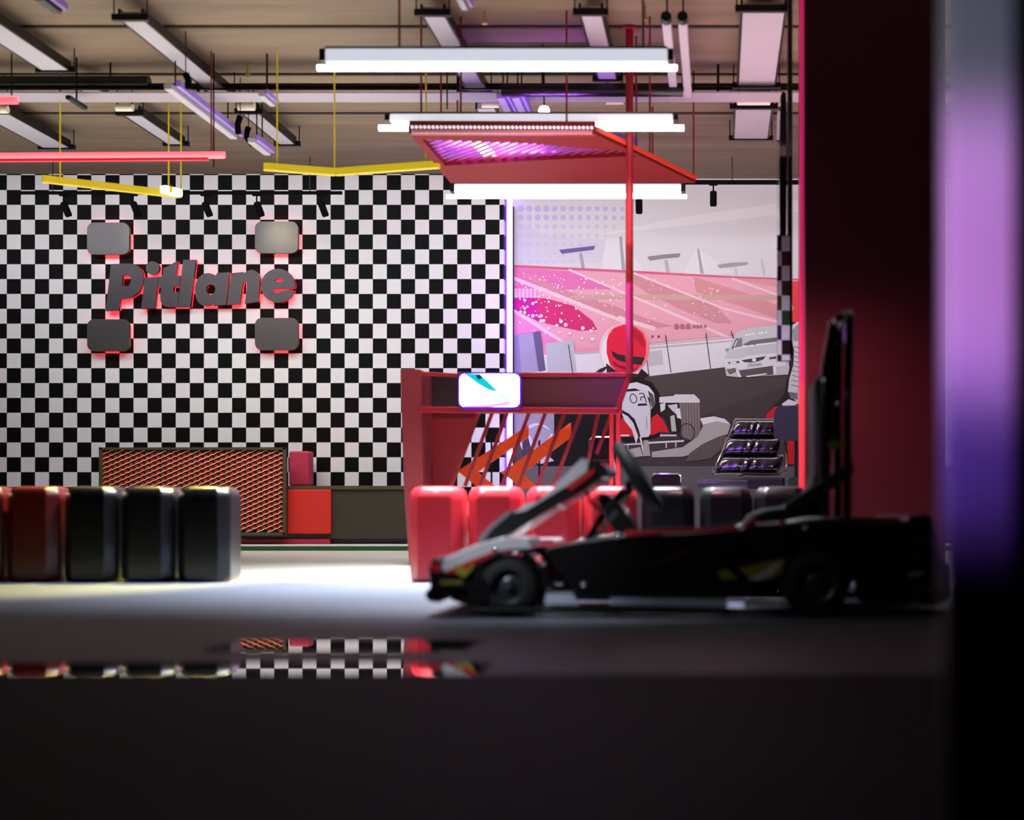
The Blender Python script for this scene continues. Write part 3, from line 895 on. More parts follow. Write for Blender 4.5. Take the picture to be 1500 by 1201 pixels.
# slats and box above
q = [cz(p, 0) for p in hole]
xmin = min(v.x for v in q); xmax = max(v.x for v in q); ymin = min(v.y for v in q); ymax = max(v.y for v in q)
sl = MB(); x = xmin - .1; dxy = .76 * (ymax - ymin)
while x < xmax + dxy + .1:
    A2, B2 = Vector((x, ymin)), Vector((x - dxy, ymax)); ts = []
    for i in range(len(q)):
        c2, d2 = Vector((q[i].x, q[i].y)), Vector((q[(i + 1) % len(q)].x, q[(i + 1) % len(q)].y))
        r_, s_ = B2 - A2, d2 - c2; den = r_.x * s_.y - r_.y * s_.x
        if abs(den) < 1e-9: continue
        tt = ((c2.x - A2.x) * s_.y - (c2.y - A2.y) * s_.x) / den; uu = ((c2.x - A2.x) * r_.y - (c2.y - A2.y) * r_.x) / den
        if 0 <= uu < 1: ts.append(tt)
    ts.sort()
    for t0_, t1_ in zip(ts[::2], ts[1::2]):
        if t1_ - t0_ > .01:
            u0, u1 = A2.lerp(B2, t0_), A2.lerp(B2, t1_)
            sl.bar((u0.x, u0.y, ZC + .03), (u1.x, u1.y, ZC + .03), .026, .006, M_redd)
    x += .072
MBs = sl.build('slats', parent=t, fix=False)
top = MB(); M_vio = mat('violet_board', (150, 84, 210), .5)
top.prism([hole], lambda p, d: Vector((onz(p[0], p[1], ZC).x, onz(p[0], p[1], ZC).y, ZC + d)), .115, .125, M_vio)
for i in range(len(hole)):
    A, B = cz(hole[i], .05), cz(hole[(i + 1) % len(hole)], .05)
    top.face([A, B, B + Vector((0, 0, .075)), A + Vector((0, 0, .075))], M_vio)
top.build('light_box', parent=t)
ta, tb = onz(702, 212, ZC + .13), onz(730, 240, ZC + .13)
ta.z = tb.z = ZC + .1
ta.y += .0
MB().bar(onz(698, 208, ZC + .06), onz(727, 236, ZC + .06), .09, .02, mat('canopy_tube', (240, 225, 255), .4, emit=(226, 196, 255), strength=5)).build('light_tube', parent=t)
for px, py in ((646, 252), (587 + 30, 206), (670, 262), (952, 240), (1016, 266), (932, 228), (830, 200)):
    v = onz(px, py, ZC); cable(MB(), v.x, v.y, ZC + .05, .007, M_redd).build('suspension_rod', parent=t)
for i in range(4):
    v = onz(680 + i * 70, 222, ZC)
for px_, pw in ((675, 6), (705, 8), (740, 10), (780, 9), (825, 5)):
    v = onz(px_, 224, ZC + .055); l_ = area('canopy_light', (0, 0, 0), (0, 0, 1), .16, .06, pw, (0.5, 0.14, 1.0), 170); l_.location = v

# ================================================================== BOOTH
YBt = 10.93; SBt = FPX / YBt
def q2(pts, Y): return [(at(x, y, Y).x, at(x, y, Y).z) for x, y in pts]
def yz(p, d): return Vector((p[0], d, p[1]))
t = thing('race_booth', 'dark red steel booth with slanted slats between the stools and the mural', 'booth', (at(755, 815, YBt).x, YBt, 0))
Zf = at(0, 815, YBt)
MB().prism([q2([(587, 541), (617, 541), (620, 712), (622, CY + H * SBt), (600, CY + H * SBt), (592, 712)], YBt)], yz, YBt - .02, YBt + .5, mat('rose_red_paint', (122, 38, 48), .42)).build('end_panel', parent=t, bevel=.008)
MB().prism([q2([(615, 601), (706, 601), (664, 712), (650, CY + H * SBt), (619, CY + H * SBt)], YBt + .45)], yz, YBt + .40, YBt + .46, M_redd).build('rear_panel', parent=t, bevel=.004)
# header: open shelf at left, solid board at right
MB().prism([q2([(614, 549), (925, 549), (903, 606), (614, 606)], YBt + .45)], yz, YBt + .38, YBt + .44, mat('oxblood_paint', (34, 6, 9), .5)).build('header_back', parent=t)
MB().prism([q2([(735, 551), (921, 551), (903, 600), (735, 600)], YBt + .08)], yz, YBt + .04, YBt + .1, mat('maroon_paint', (66, 11, 18), .5)).build('header_board', parent=t, bevel=.004)
MB().bar(at(612, 547, YBt), at(672, 550, YBt + .06), .05, .028, M_red).bar(at(672, 549, YBt + .06), at(925, 549, YBt + .06), .06, .03, M_red).build('top_rail', parent=t, bevel=.004)
MB().bar(at(614, 600, YBt), at(905, 602, YBt + .06), .10, .04, M_red).build('bottom_rail', parent=t, bevel=.004)
MB().bar(at(923, 548, YBt + .06), at(903, 603, YBt + .06), .05, .035, M_red, up=(1, 0, 0)).build('corner_brace', parent=t, bevel=.004)
for a, b in ((893, 899), (902.5, 909)):
    MB().prism([q2([(a, 598), (b, 598), (b, CY + H * SBt), (a, CY + H * SBt)], YBt + .1)], yz, YBt + .07, YBt + .12, mat('bright_red_paint', (214, 44, 52), .4)).build('leg', parent=t, bevel=.004)
MB().bar(at(891, 600, YBt + .1), at(911, 600, YBt + .1), .07, .03, MATS['bright_red_paint']).build('leg_cap', parent=t, bevel=.005)
MB().bar(at(617, 802, YBt + .1), at(906, 802, YBt + .1), .08, .05, M_redd).build('floor_rail', parent=t)
for xt in (702, 722, 744, 776, 800, 828, 852, 877, 897):
    MB().bar(at(xt, 602, YBt + .1), at(xt - 41 - (0 if xt < 860 else -18), 712 if xt < 890 else 665, YBt + .1), .018, .026, M_redd).build('slat', parent=t)
# red pole up to the ceiling
YPo = 10.66; pb = at(922, 546, YPo)
po = MB().tube([pb, (pb.x, YPo, CEIL)], .027, mat('pole_red', (136, 16, 22), .45), 16).tube([(pb.x, YPo, CEIL - .02), (pb.x, YPo, CEIL)], .07, M_redd, 16)
po.bar((pb.x, YPo - .02, pb.z + .012), (at(922, 549, YBt + .06).x, YBt + .06, at(922, 549, YBt + .06).z + .02), .05, .02, M_red)
tag(po.build('support_pole', origin=pb), 'tall red pole rising from the booth corner to the ceiling', 'pole')
# orange chevrons behind the slats
M_or = mat('orange_glow', (226, 72, 12), .45, emit=(226, 72, 12), strength=0.12)  # orange with a faint glow of its own
YC = YBt + .7
for cx_, wd, lb in ((670, 1, 'left orange arrow chevron behind the booth slats'), (740, 1, 'right orange arrow chevron behind the booth slats')):
    pts = [(670, 690), (762, 630), (774, 622), (774, 640), (718, 678), (700, 692), (728, 714), (700, 714)] if cx_ == 670 else [(733, 692), (744, 686), (836, 619), (836, 640), (770, 690), (766, 694), (786, 712), (764, 716), (748, 702)]
    o = MB().prism([q2(pts, YC)], yz, YC, YC + .03, M_or).build('arrow_chevron', origin=at(cx_, 714, YC), bevel=.003)
    tag(o, lb, 'arrow sign', 'orange chevrons behind the booth slats')
    MBx = MB().tube([at(cx_ + 50, 700 if False else 645, YC + .04), (at(cx_ + 50, 645, YC + .04).x, YC + .04, 0)], .008, M_darkmet, 6).build('stand_rod', parent=o, fix=False)
# bright screen on the booth
t = thing('monitor', 'glowing white and teal monitor on the booth header', 'monitor', at(716, 600, YBt - .05))
MB().prism([rrect(*q2([(671, 547)], YBt - .08)[0], *q2([(764, 600)], YBt - .08)[0], .0) if False else q2(rrect(671, 545, 763, 599, 9), YBt - .08)], yz, YBt - .08, YBt - .03, mat('violet_bezel', (60, 20, 120), .3, emit=(90, 30, 220), strength=.5)).build('bezel', parent=t)
scr = MB(); YS = YBt - .084
def sc_(pts, m, k): scr.prism([q2(pts, YS - .001 * k)], yz, YS - .001 * k, None, m)
sc_(rrect(673, 547.5, 761, 596, 8), mat('screen_white', (255, 255, 255), .3, emit=(244, 250, 255), strength=1.7), 0)
sc_([(680, 547.5), (703, 548), (718, 562), (730, 574), (716, 571), (700, 562), (690, 554)], mat('screen_teal', (0, 150, 160), .3, emit=(8, 150, 160), strength=.9), 1)
sc_([(697, 549), (704, 549), (706, 554), (700, 556)], mat('screen_dark', (0, 40, 44), .3, emit=(2, 50, 54), strength=.5), 2)
sc_([(728, 576), (742, 577), (748, 588), (742, 592), (736, 584)], mat('screen_pale', (180, 210, 220), .3, emit=(170, 206, 214), strength=.9), 1)
sc_([(678, 594), (720, 592), (742, 588), (748, 587), (746, 593), (720, 596), (680, 596)], mat('screen_pink', (240, 150, 240), .3, emit=(246, 140, 236), strength=.9), 1)
scr.build('screen', parent=t, smooth=False, fix=False)

# ================================================================== LOUNGE CHAIRS BEFORE THE MURAL
M_leather = mat('black_patent_leather', (14, 10, 22), 0.24, coat=1.0)
M_leather2 = mat('black_ribbed_leather', (16, 12, 26), 0.3, coat=0.6)
YL = 13.1
area('chair_fill', (-.5, 11.9, 2.2), (0.3, 13.1, 0.8), 1.4, .9, 28, (0.3, 0.08, 1.0), 120)  # unseen panels added for the purple sheen on the chair leather
area('chair_fill', (1.1, 11.9, 1.9), (0.5, 13.1, 0.8), .2, .4, 2, (1.0, 0.95, 0.7), 120)


def quilt(c, wx, hz, dy, tilt, shear):
    """a puffed leather cushion with gathered folds in the middle; c = lower left front"""
    mb = MB(); nx, nz = 44, 14
    for side in (0, 1):
        for j in range(nz + 1):
            for i in range(nx + 1):
                u, v = i / nx, j / nz
                e = max(0, 1 - abs(2 * v - 1) ** 2.6) ** .5 * max(0, 1 - abs(2 * u - 1) ** 8) ** .4
                fold = 0.10 * math.sin(u * 44) * math.exp(-((u - .5) / .15) ** 2) * (1 - abs(2 * v - 1)) + 0.02 * math.sin(u * 13 + v * 5) * math.sin(v * math.pi)
                y = (-1 if side == 0 else 1) * dy * e * (1 + fold)
                mb.v.append(Vector((c[0] + u * wx + v * shear, c[1] + y + v * tilt, c[2] + v * hz)))
    st = (nx + 1) * (nz + 1)
    for side in (0, 1):
        for j in range(nz):
            for i in range(nx):
                a = side * st + j * (nx + 1) + i; q = [a, a + 1, a + nx + 2, a + nx + 1]
                mb.f.append(q if side == 0 else q[::-1]); mb.m.append(0)
    mb.mats = [M_leather]
    return mb


sL = FPX / YL
t = thing('lounge_chair', 'glossy black quilted lounge chair with chrome frame in front of the mural', 'chair', (at(1100, 712, YL).x, YL, 0))
rows = [(1044, 1150, 695, 666), (1054, 1148, 669, 639), (1066, 1144, 642, 612)]
for k_, (xa, xb, yb, yt) in enumerate(rows):
    a = at(xa, yb, YL + .06 * k_); b = at(xb, yt, YL + .06 * k_)
    quilt((a.x, YL + .06 * k_, a.z), b.x - a.x - .06, b.z - a.z, .10, .06, .06).build('back_cushion', parent=t)
# seat
a, b = at(1022, 715, YL - .38), at(1090, 700, YL - .1)
sm = MB()
for i in range(9):
    u = i / 8; sm.tube([(a.x + .02 * i * .4, YL - .40 + u * .36, b.z - .055 + .012 * math.sin(u * 3)), (a.x + .42, YL - .40 + u * .36, b.z - .055 + .012 * math.sin(u * 3))], .035, M_leather2, 10)
sm.build('seat', parent=t)
fr = MB()
P = [at(1148, 634, YL + .02), at(1152, 660, YL - .02), at(1153, 682, YL - .05), at(1150, 690, YL - .08), at(1142, 694, YL - .12), at(1120, 695, YL - .2), at(1090, 694, YL - .3), at(1084, 697, YL - .34)]
fr.tube(P, .010, M_chrome, 8)
fr.tube([at(1064, 650, YL + .02), at(1052, 676, YL - .03), at(1044, 690, YL - .08)], .009, M_chrome, 8)
fr.build('chrome_frame', parent=t)
zs = at(0, 715, YL - .3).z
MB().lathe((a.x + .36, YL - .2, 0), (0, 0, 1), [(0, 0), (0, .30), (.02, .30), (.035, .05), (.05, .03), (zs, .03), (zs, .12), (zs + .03, .12), (zs + .03, 0)], M_darkmet, 24).build('pedestal', parent=t)
pbox(1087, 699, 1150, 716, YL - .32, YL + .04, M_black, YL - .32).build('side_panel', parent=t, bevel=.02)

YN = 11.2
t = thing('black_office_chair', 'plain black chair with rounded backrest beside the pillar', 'chair', (at(1160, 640, YN).x + .1, YN, 0))
MB().prism([q2(rrect(1134, 594, 1200, 645, 12), YN)], yz, YN, YN + .09, M_rubber).build('backrest', parent=t, bevel=.02, seg=3)
MB().prism([q2(rrect(1150, 700, 1215, 716, 6), YN)], yz, YN - .45, YN + .05, M_rubber).build('seat', parent=t, bevel=.02, seg=3)
x_ = at(1180, 640, YN).x
MB().bar((x_, YN + .07, at(0, 712, YN).z), (x_, YN + .09, at(0, 620, YN).z), .16, .03, M_black).build('back_support', parent=t)
MB().lathe((x_, YN - .2, 0), (0, 0, 1), [(0, 0), (0, .27), (.03, .27), (.05, .04), (at(0, 714, YN).z, .03)], M_darkmet, 20).build('pedestal', parent=t)

for px, wpx, yy, lb in ((976, 44, 694, 'low black chair back with pale rim between kart wheel and lounge chair'), (880, 34, 640, 'low black chair with a blue-lit cushion behind the booth slats')):
    t = thing('low_chair', lb, 'chair', (at(px, yy, 12.5).x, 12.5, 0))
    MB().prism([q2(rrect(px - wpx / 2, yy, px + wpx / 2, yy + 34, 6), 12.5)], yz, 12.5, 12.57, M_leather).build('backrest', parent=t, bevel=.015, seg=3)
    MB().tube([at(px - wpx / 2 + 2, yy + 30, 12.48), at(px - wpx / 2, yy + 5, 12.48), at(px - wpx / 2 + 4, yy, 12.48), at(px + wpx / 2 - 4, yy, 12.48), at(px + wpx / 2, yy + 5, 12.48), at(px + wpx / 2 - 2, yy + 30, 12.48)], .006, M_chrome, 8).build('rim_tube', parent=t)
    xx = at(px, yy, 12.5).x; zz = at(px, yy + 30, 12.5).z
    for dx in (-.1, .1):
        MB().tube([(xx + dx, 12.42, zz), (xx + dx * 1.6, 12.3, 0)], .01, M_chrome, 8).build('leg', parent=t)
        MB().tube([(xx + dx, 12.55, zz), (xx + dx * 1.6, 14.4, 0)], .01, M_chrome, 8).build('leg', parent=t)

# ================================================================== PAINTED WALL REFLECTION AND SCREEN BY THE PILLAR
YH = 9.7
t = thing('ceiling_pole', 'thin black pole hanging from the ceiling left of the red pillar', 'pole', at(1157, 525, YH))
MB().tube([at(1157, 525, YH), Vector((at(1157, 525, YH).x, YH, CEIL))], .017, M_black, 12).build('rod', parent=t)
MB().lathe(at(1157, 0, YH) * 1, (0, 0, 1), [(0, 0), (0, .03), (.05, .03), (.05, 0)], M_black, 12).build('collar', parent=t)
o = MB().prism([q2([(1143, 140), (1146, 133), (1152, 135), (1153, 240), (1152, 346), (1146, 350), (1142, 345), (1141, 240)], YH - .02)], yz, YH - .02, YH + .5, M_gloss).build('hanging_display', origin=at(1147, 133, YH - .02), bevel=.008)
tag(o, 'thin black display seen edge-on, fixed to the hanging pole', 'display')
t = thing('painted_reflection', 'narrow hanging panel below the display, painted with a reflection of the chequered wall', 'wall_reflection', at(1148, 528, YH - .06))  # glass reflection of the chequered wall put in as coloured cells
bn = MB(); cl = [(6, 6, 6), (206, 200, 224)]
tint = {(0, 1): (30, 120, 50), (1, 1): (60, 28, 16), (3, 1): (56, 30, 14), (5, 1): (16, 60, 40), (4, 0): (60, 56, 18), (6, 0): (34, 18, 90)}
for j in range(9):
    for i in range(2):
        xa_, xb_ = ((1139, 1145), (1145, 1157))[i]
        y0_ = 346 + j * 21.7; y1_ = min(y0_ + 21.7, 528)
        if y0_ > 527: continue
        dark = (i + j) % 2 == 0
        c = (tint.get((j, i)) or cl[0]) if dark else cl[1]
        bn.prism([q2([(xa_, y0_), (xb_, y0_), (xb_, y1_), (xa_, y1_)], YH - .06)], yz, YH - .06, None, mat('wall_reflection_%d_%d_%d' % c, c, .35))
bn.build('print', parent=t, smooth=False, fix=False)
pbox(1138.5, 344, 1157.5, 529, YH - .055, YH - .03, M_black, YH - .06).build('panel_board', parent=t)

# ================================================================== CEILING FITTINGS
ZP = 3.664
def tray(near, far, wd, label, z=ZP, caps=True, dark_end=False):
    a, b = onz(near[0], near[1], z), onz(far[0], far[1], z)
    b.x = a.x = (a.x + b.x) / 2
    t = thing('ceiling_tray', label, 'ceiling light tray', (a.x, (a.y + b.y) / 2, z), 'pale light trays running along the ceiling')
    MB().box((a.x - wd / 2, a.y, z), (a.x + wd / 2, b.y, z + .05), M_panelw).build('cover', parent=t, bevel=.004)
    MB().box((a.x + wd / 2, a.y, z + .0), (a.x + wd / 2 + .015, b.y, z + .07), M_darkmet).box((a.x - wd / 2 - .015, a.y, z + .0), (a.x - wd / 2, b.y, z + .07), M_darkmet).build('side_rail', parent=t)
    for y in ((a.y, b.y) if caps else ()):
        MB().box((a.x - wd / 2 - .05, y - .02, z - .012), (a.x + wd / 2 + .05, y + .02, z + .03), M_darkmet).build('bracket', parent=t)
        for sx in (-1, 1):
            MB().tube([(a.x + sx * (wd / 2 + .04), y, z), (a.x + sx * (wd / 2 + .04), y, CEIL)], .005, M_darkmet, 6).build('hanger', parent=t)


tray((183, 28), (330, 137), 0.141, 'long pale tray at the upper left, right of the first pink tube')
tray((-46, 20), (82, 104), 0.194, 'pale tray cut by the left edge of the photo, nearest row')
tray((-13, 165), (83, 217), 0.229, 'pale tray at the far left, second row above the pink tube')
tray((191, 167), (258, 212), 0.132, 'short pale tray in the second row above the first yellow lamp')
tray((364, 165), (422, 212), 0.132, 'short pale tray in the second row left of the wide yellow lamp')
tray((633, 21), (700, 134), 0.136, 'pale lilac tray passing behind the nearest linear lamp, left one')
tray((866, 20), (890, 117), 0.132, 'pale pink tray passing behind the nearest linear lamp, right one')
tray((1119, 15), (1108, 127), 0.273, 'widest pale tray, near the red pillar at top right')
tray((1104, 158), (1100, 204), 0.290, 'short wide tray behind the widest one, near the red pillar')
tray((119, 128), (150, 140), 0.141, 'small pale tray piece at the dark pipe, upper left', caps=False)
tray((705, 160), (722, 167), 0.141, 'small lilac tray piece just above the canopy', caps=False)

for x0, x1, y0, y1, lb in ((-8, 12, 155, 166, 'white roller cap at the left edge of the ceiling'), (170, 195, 153, 163, 'white roller cap above the second short tray'),
                           (349, 373, 150, 162, 'white roller cap left of the purple-lit bars'), (706, 731, 147, 158, 'cream roller cap above the canopy, left of the pole'),
                           (888, 913, 145, 153, 'cream roller cap touching the red pole'), (1080, 1128, 141, 154, 'widest white roller cap near the red pillar')):
    s = (CY - (y0 + y1) / 2) / (ZP - H); Y = FPX / s
    r = (y1 - y0) / 2 / s
    a, b = Vector(((x0 - CX) / s, Y, ZP)), Vector(((x1 - CX) / s, Y, ZP))
    o = MB().tube([a, b], r, mat('cream_drum', (226, 222, 204), .5), 16)
    for x_ in (a.x + .01, b.x - .01): o.tube([(x_, Y, ZP), (x_, Y, CEIL)], .006, M_darkmet, 6)
    tag(o.build('roller_drum', origin=(a + b) / 2), lb, 'roller', 'white roller drums on the ceiling')

# cross tray and pipes
Yt = FPX * (3.56 - H) / (CY - 146)
o = MB().box((XL, Yt - .13, 3.575), (XR, Yt + .13, 3.585), mat('duct_white', (160, 152, 164), .5))
for x_ in (-8, -6, -4, -2, 0, 2, 4): o.box((x_, Yt - .01, 3.585), (x_ + .02, Yt + .01, CEIL), M_darkmet)
tag(o.build('cable_duct', origin=(0, Yt, 3.575)), 'pale cable duct crossing the whole ceiling', 'duct')
Yp = FPX * (3.68 - H) / (CY - 122)
for x0, x1, r, y, lb in ((XL, -4.35, .05, 121, 'black pipe crossing the ceiling at the left'), (XL, XR, .028, 127, 'thin dark pipe crossing the whole ceiling')):
    Yp = FPX * (3.68 - H) / (CY - y)
    o = MB().tube([(x0, Yp, 3.68), (x1, Yp, 3.68)], r, M_black, 12)
    for x_ in (x0 + 1, x1 - .3): o.tube([(x_, Yp, 3.68), (x_, Yp, CEIL)], .008, M_black, 6)
    tag(o.build('ceiling_pipe', origin=((x0 + x1) / 2, Yp, 3.68)), lb, 'pipe')
a = onz(735, 133, 3.49); b = onz(1000, 133, 3.49)
o = MB().tube([a, b], .045, M_black, 12).tube([a + Vector((.3, 0, 0)), (a.x + .3, a.y, CEIL)], .008, M_black, 6).tube([b, (b.x, b.y, CEIL)], .008, M_black, 6)
tag(o.build('ceiling_pipe', origin=(a + b) / 2), 'thick black pipe behind the red pole, above the canopy', 'pipe')

# bars running in depth
def depth_bar(near, far, z, r, m, label, caps=None, pair=0, name='ceiling_bar', n=1):
    a, b = onz(near[0], near[1], z), onz(far[0], far[1], z); x_ = (a.x + b.x) / 2
    t = thing(name, label, 'ceiling bar', (x_, (a.y + b.y) / 2, z), 'bars running along the ceiling')
    MB().box((x_ - r, a.y, z - r * .8), (x_ + r, b.y, z + r * .8), m).build('profile', parent=t, bevel=r * .3)
    if pair: MB().box((x_ + pair - r * .5, a.y, z - r * .8 + .02), (x_ + pair + r * .5, b.y, z + r * .8 + .02), MATS.get('lilac_lit_edge') or mat('lilac_lit_edge', (150, 120, 210), .4)).build('edge_profile', parent=t, bevel=r * .2)  # purple light on the bar put into the edge's lilac colour
    if caps: MB().lathe((x_, a.y - .06, z), (0, 1, 0), [(0, 0), (0, r * 1.1), (.07, r * 1.25), (.07, 0)], caps, 16).build('end_cap', parent=t)
    for y in (a.y + .15, b.y - .15): MB().tube([(x_, y, z), (x_, y, CEIL)], .006, M_darkmet, 6).build('hanger', parent=t)


depth_bar((978, 28), (986, 139), 3.53, .03, M_panelw, 'white tube with black end, left one of the pair right of the pole', M_black)
depth_bar((1000, 28), (1008, 139), 3.53, .03, M_panelw, 'white tube with black end, right one of the pair right of the pole', M_black)
depth_bar((243, 126), (345, 200), 3.44, .03, M_panelw, 'long lilac-lit double bar between the upper trays', None, .07)
depth_bar((374, 205), (386, 224), 3.40, .03, M_panelw, 'short lilac-lit bar hanging below the long double bar', None, .05)
depth_bar((97, 142), (127, 158), 3.49, .02, M_darkmet, 'short dark bar by the small tray at upper left')
depth_bar((380, 138), (402, 153), 3.49, .022, M_panelw, 'short lilac bar on the cable duct, left of centre', None, .04)
depth_bar((730, 140), (750, 167), 3.49, .03, M_panelw, 'short lilac bar above the canopy, left one of two', None, .05)
depth_bar((750, 140), (772, 167), 3.49, .03, M_panelw, 'short lilac bar above the canopy, right one of two', None, .05)
depth_bar((55, -6), (86, 15), 3.49, .03, M_darkmet, 'dark bar cut by the top edge at the upper left', None, .05)
depth_bar((664, -12), (686, 12), 3.49, .02, M_panelw, 'short lilac bar cut by the top edge of the photo', None, .04)
for pts, lb in (([(272, 108), (276, 118), (276, 130)], 'short black cable stub hanging by the long tray'), ([(352, 170), (348, 182), (349, 196)], 'black cable loop at the end of the long double bar'), ([(364, 186), (360, 200), (370, 212)], 'black cable loop above the short lilac bar')):
    P = [onz(pts[0][0], pts[0][1], 3.53)]; Yc = P[0].y
    P = [at(x, y, Yc) for x, y in pts]
    tag(MB().tube(P, .024, M_matte, 10).tube([P[0], (P[0].x, Yc, CEIL)], .004, M_matte, 6).build('hanging_cable', origin=P[0]), lb, 'cable')
# small round glowing ceiling lamp and sprinkler heads
p = at(797, 162, FPX / 193)
o = MB().lathe(p - Vector((0, 0, .03)), (0, 0, 1), [(0, 0), (0, .03), (.03, .045), (.06, .03), (.06, 0)], M_tube, 16).tube([p, (p.x, p.y, CEIL)], .006, M_darkmet, 6)
tag(o.build('bulb_lamp', origin=p), 'small round glowing lamp just above the canopy', 'lamp')
for x, y, lb in ((7, 124, 'small brass sprinkler head at the left edge below the pipe'), (213, 124, 'small brass sprinkler head above the long double bar'), (363, 107, 'small sprinkler head right of the long upper tray'), (710, 31, 'small pale sprinkler head right of the left lilac tray'), (945, 25, 'small sprinkler head left of the twin white tubes')):
    v = onz(x, y, 3.745)
    tag(MB().lathe(v - Vector((0, 0, .02)), (0, 0, 1), [(0, 0), (0, .02), (.01, .022), (.02, .01), (.09, .01)], mat('brass', (200, 180, 120), .3, .8), 12).build('sprinkler_head', origin=v), lb, 'sprinkler', 'sprinkler heads on the ceiling')
# thin hanging rods
for x, y0, y1, m, lb in ((313, 0, 245, M_darkmet, 'thin dark wire hanging left of the nearest lamp'), (17, 0, 140, M_darkmet, 'thin dark wire hanging at the left edge'), (655, 10, 160, M_darkmet, 'thin dark wire hanging above the left of the canopy'),
                         (822, 0, 60, M_darkmet, 'thin dark wire hanging left of the pink tray'), (830, 0, 165, M_darkmet, 'thin dark wire hanging right beside another near the pink tray')):
    s = 195.0; Y = FPX / s
    p = at(x, y1, Y)
    tag(MB().tube([p, (p.x, Y, CEIL)], .006, m, 6).build('hanging_wire', origin=p), lb, 'wire')

# spotlight tracks
def spot_head(px, py, Yt, ztrack, label, tilt, group, ball=False):
    p = at(px, py, Yt)
    t = thing('track_spotlight', label, 'spotlight', (p.x, Yt, ztrack), group)
    r = .034
    d = Vector((math.sin(R(tilt)), 0.25, -math.cos(R(tilt)))).normalized()
    top_ = Vector((p.x, Yt, p.z))
    MB().tube([(p.x, Yt, ztrack - .015), top_], .008, M_matte, 8).build('stem', parent=t)
    L_ = .13
    MB().lathe(top_ - d * .01, d, [(0, 0), (0, r * .7), (.015, r), (L_, r), (L_ + .02, r * .8), (L_ + .02, 0)], M_matte, 18).build('head', parent=t)
    MB().box((p.x - .04, Yt - .018, ztrack - .03), (p.x + .04, Yt + .018, ztrack - .014), M_matte).build('adapter', parent=t)


YT = 14.62; sT = FPX / YT
zT = H + (CY - 282.5) / sT
t = thing('spotlight_track', 'black spotlight track in front of the chequered wall', 'track', at(265, 282, YT))
a, b = at(30, 282.5, YT), at(501, 282.5, YT)
MB().bar(a, b, .035, .028, M_matte).build('rail', parent=t)
for k_ in (.1, .5, .9):
    p = a.lerp(b, k_); MB().tube([p, (p.x, p.y, CEIL)], .005, M_darkmet, 6).build('hanger', parent=t)
for px, lb in ((93, 'black track spotlight furthest left'), (195, 'black track spotlight above the first white-lit plate'), (300, 'black track spotlight above the middle of the lettering'), (376, 'black track spotlight above the golden-lit plate'), (470, 'black track spotlight at the right end of the left track')):
    spot_head(px, 297, YT, zT, lb, 18, 'spotlights on the left track')
YT2 = 14.62; zT2 = H + (CY - 267) / sT
t = thing('spotlight_track', 'black spotlight track in front of the mural', 'track', at(1090, 267, YT2))
a, b = at(905, 267, YT2), at(1240, 267, YT2)
MB().bar(a, b, .035, .04, M_matte).build('rail', parent=t)
for k_ in (.1, .5, .9):
    p = a.lerp(b, k_); MB().tube([p, (p.x, p.y, CEIL)], .005, M_darkmet, 6).build('hanger', parent=t)
spot_head(1045, 281, YT2, zT2, 'black track spotlight in front of the mural, right of the canopy', 0, 'spotlights on the right track')
spot_head(936, 292, YT2, zT2, 'black round-faced spotlight just right of the red pole', 0, 'spotlights on the right track')

# ================================================================== KART
YK = 5.87
def kz(pts, Y): return [(at(x, y, Y).x, at(x, y, Y).z) for x, y in pts]
def kprism(mb, pts, yref, ya, yb, m): return mb.prism([kz(pts, yref)], yz, ya, yb, m)
M_kb = mat('kart_black', (9, 9, 11), 0.3, coat=0.5)
M_kred = mat('kart_red', (196, 18, 36), 0.35, coat=0.4)
M_kwhite = mat('kart_white', (206, 206, 212), 0.35, coat=0.4)
M_kyel = mat('kart_yellow', (150, 136, 26), 0.4)
M_kgrey = mat('kart_grey', (70, 76, 84), 0.35, 0.6)
YN_, YF_ = 5.87, 7.12
t = kart = thing('racing_kart', 'black go-kart with white and red nose parked in the foreground', 'kart', (at(1005, 905, YK).x, 6.5, 0))
# wheels
def wheel(px, Y, r, wd):
    x_ = at(px, 860, YK).x
    w_ = MB().lathe((x_, Y, r), (0, 1, 0), [(0, r * .55), (0, r * .82), (.012, r * .95), (.03, r), (wd - .03, r), (wd - .012, r * .95), (wd, r * .82), (wd, r * .55)], M_rubber, 36).build('wheel', parent=t)
    ORG[w_.name] = ORG[t.name]
    MB().lathe((x_, Y + .01, r), (0, 1, 0), [(0, 0), (0, r * .16), (.03, r * .2), (.04, r * .44), (.004, r * .5), (0, r * .56), (wd - .02, r * .56), (wd - .02, 0)], M_kgrey, 28).build('rim', parent=w_)
    MB().lathe((x_, Y - .004, r), (0, 1, 0), [(0, 0), (0, r * .1), (.02, r * .12), (.02, 0)], M_steel, 12).build('hub_nut', parent=w_)
wheel(742, YN_ + .03, .122, .13); wheel(742, YF_ - .13, .122, .13); wheel(1196, YN_ + .0, .135, .19); wheel(1196, YF_ - .2, .135, .19)
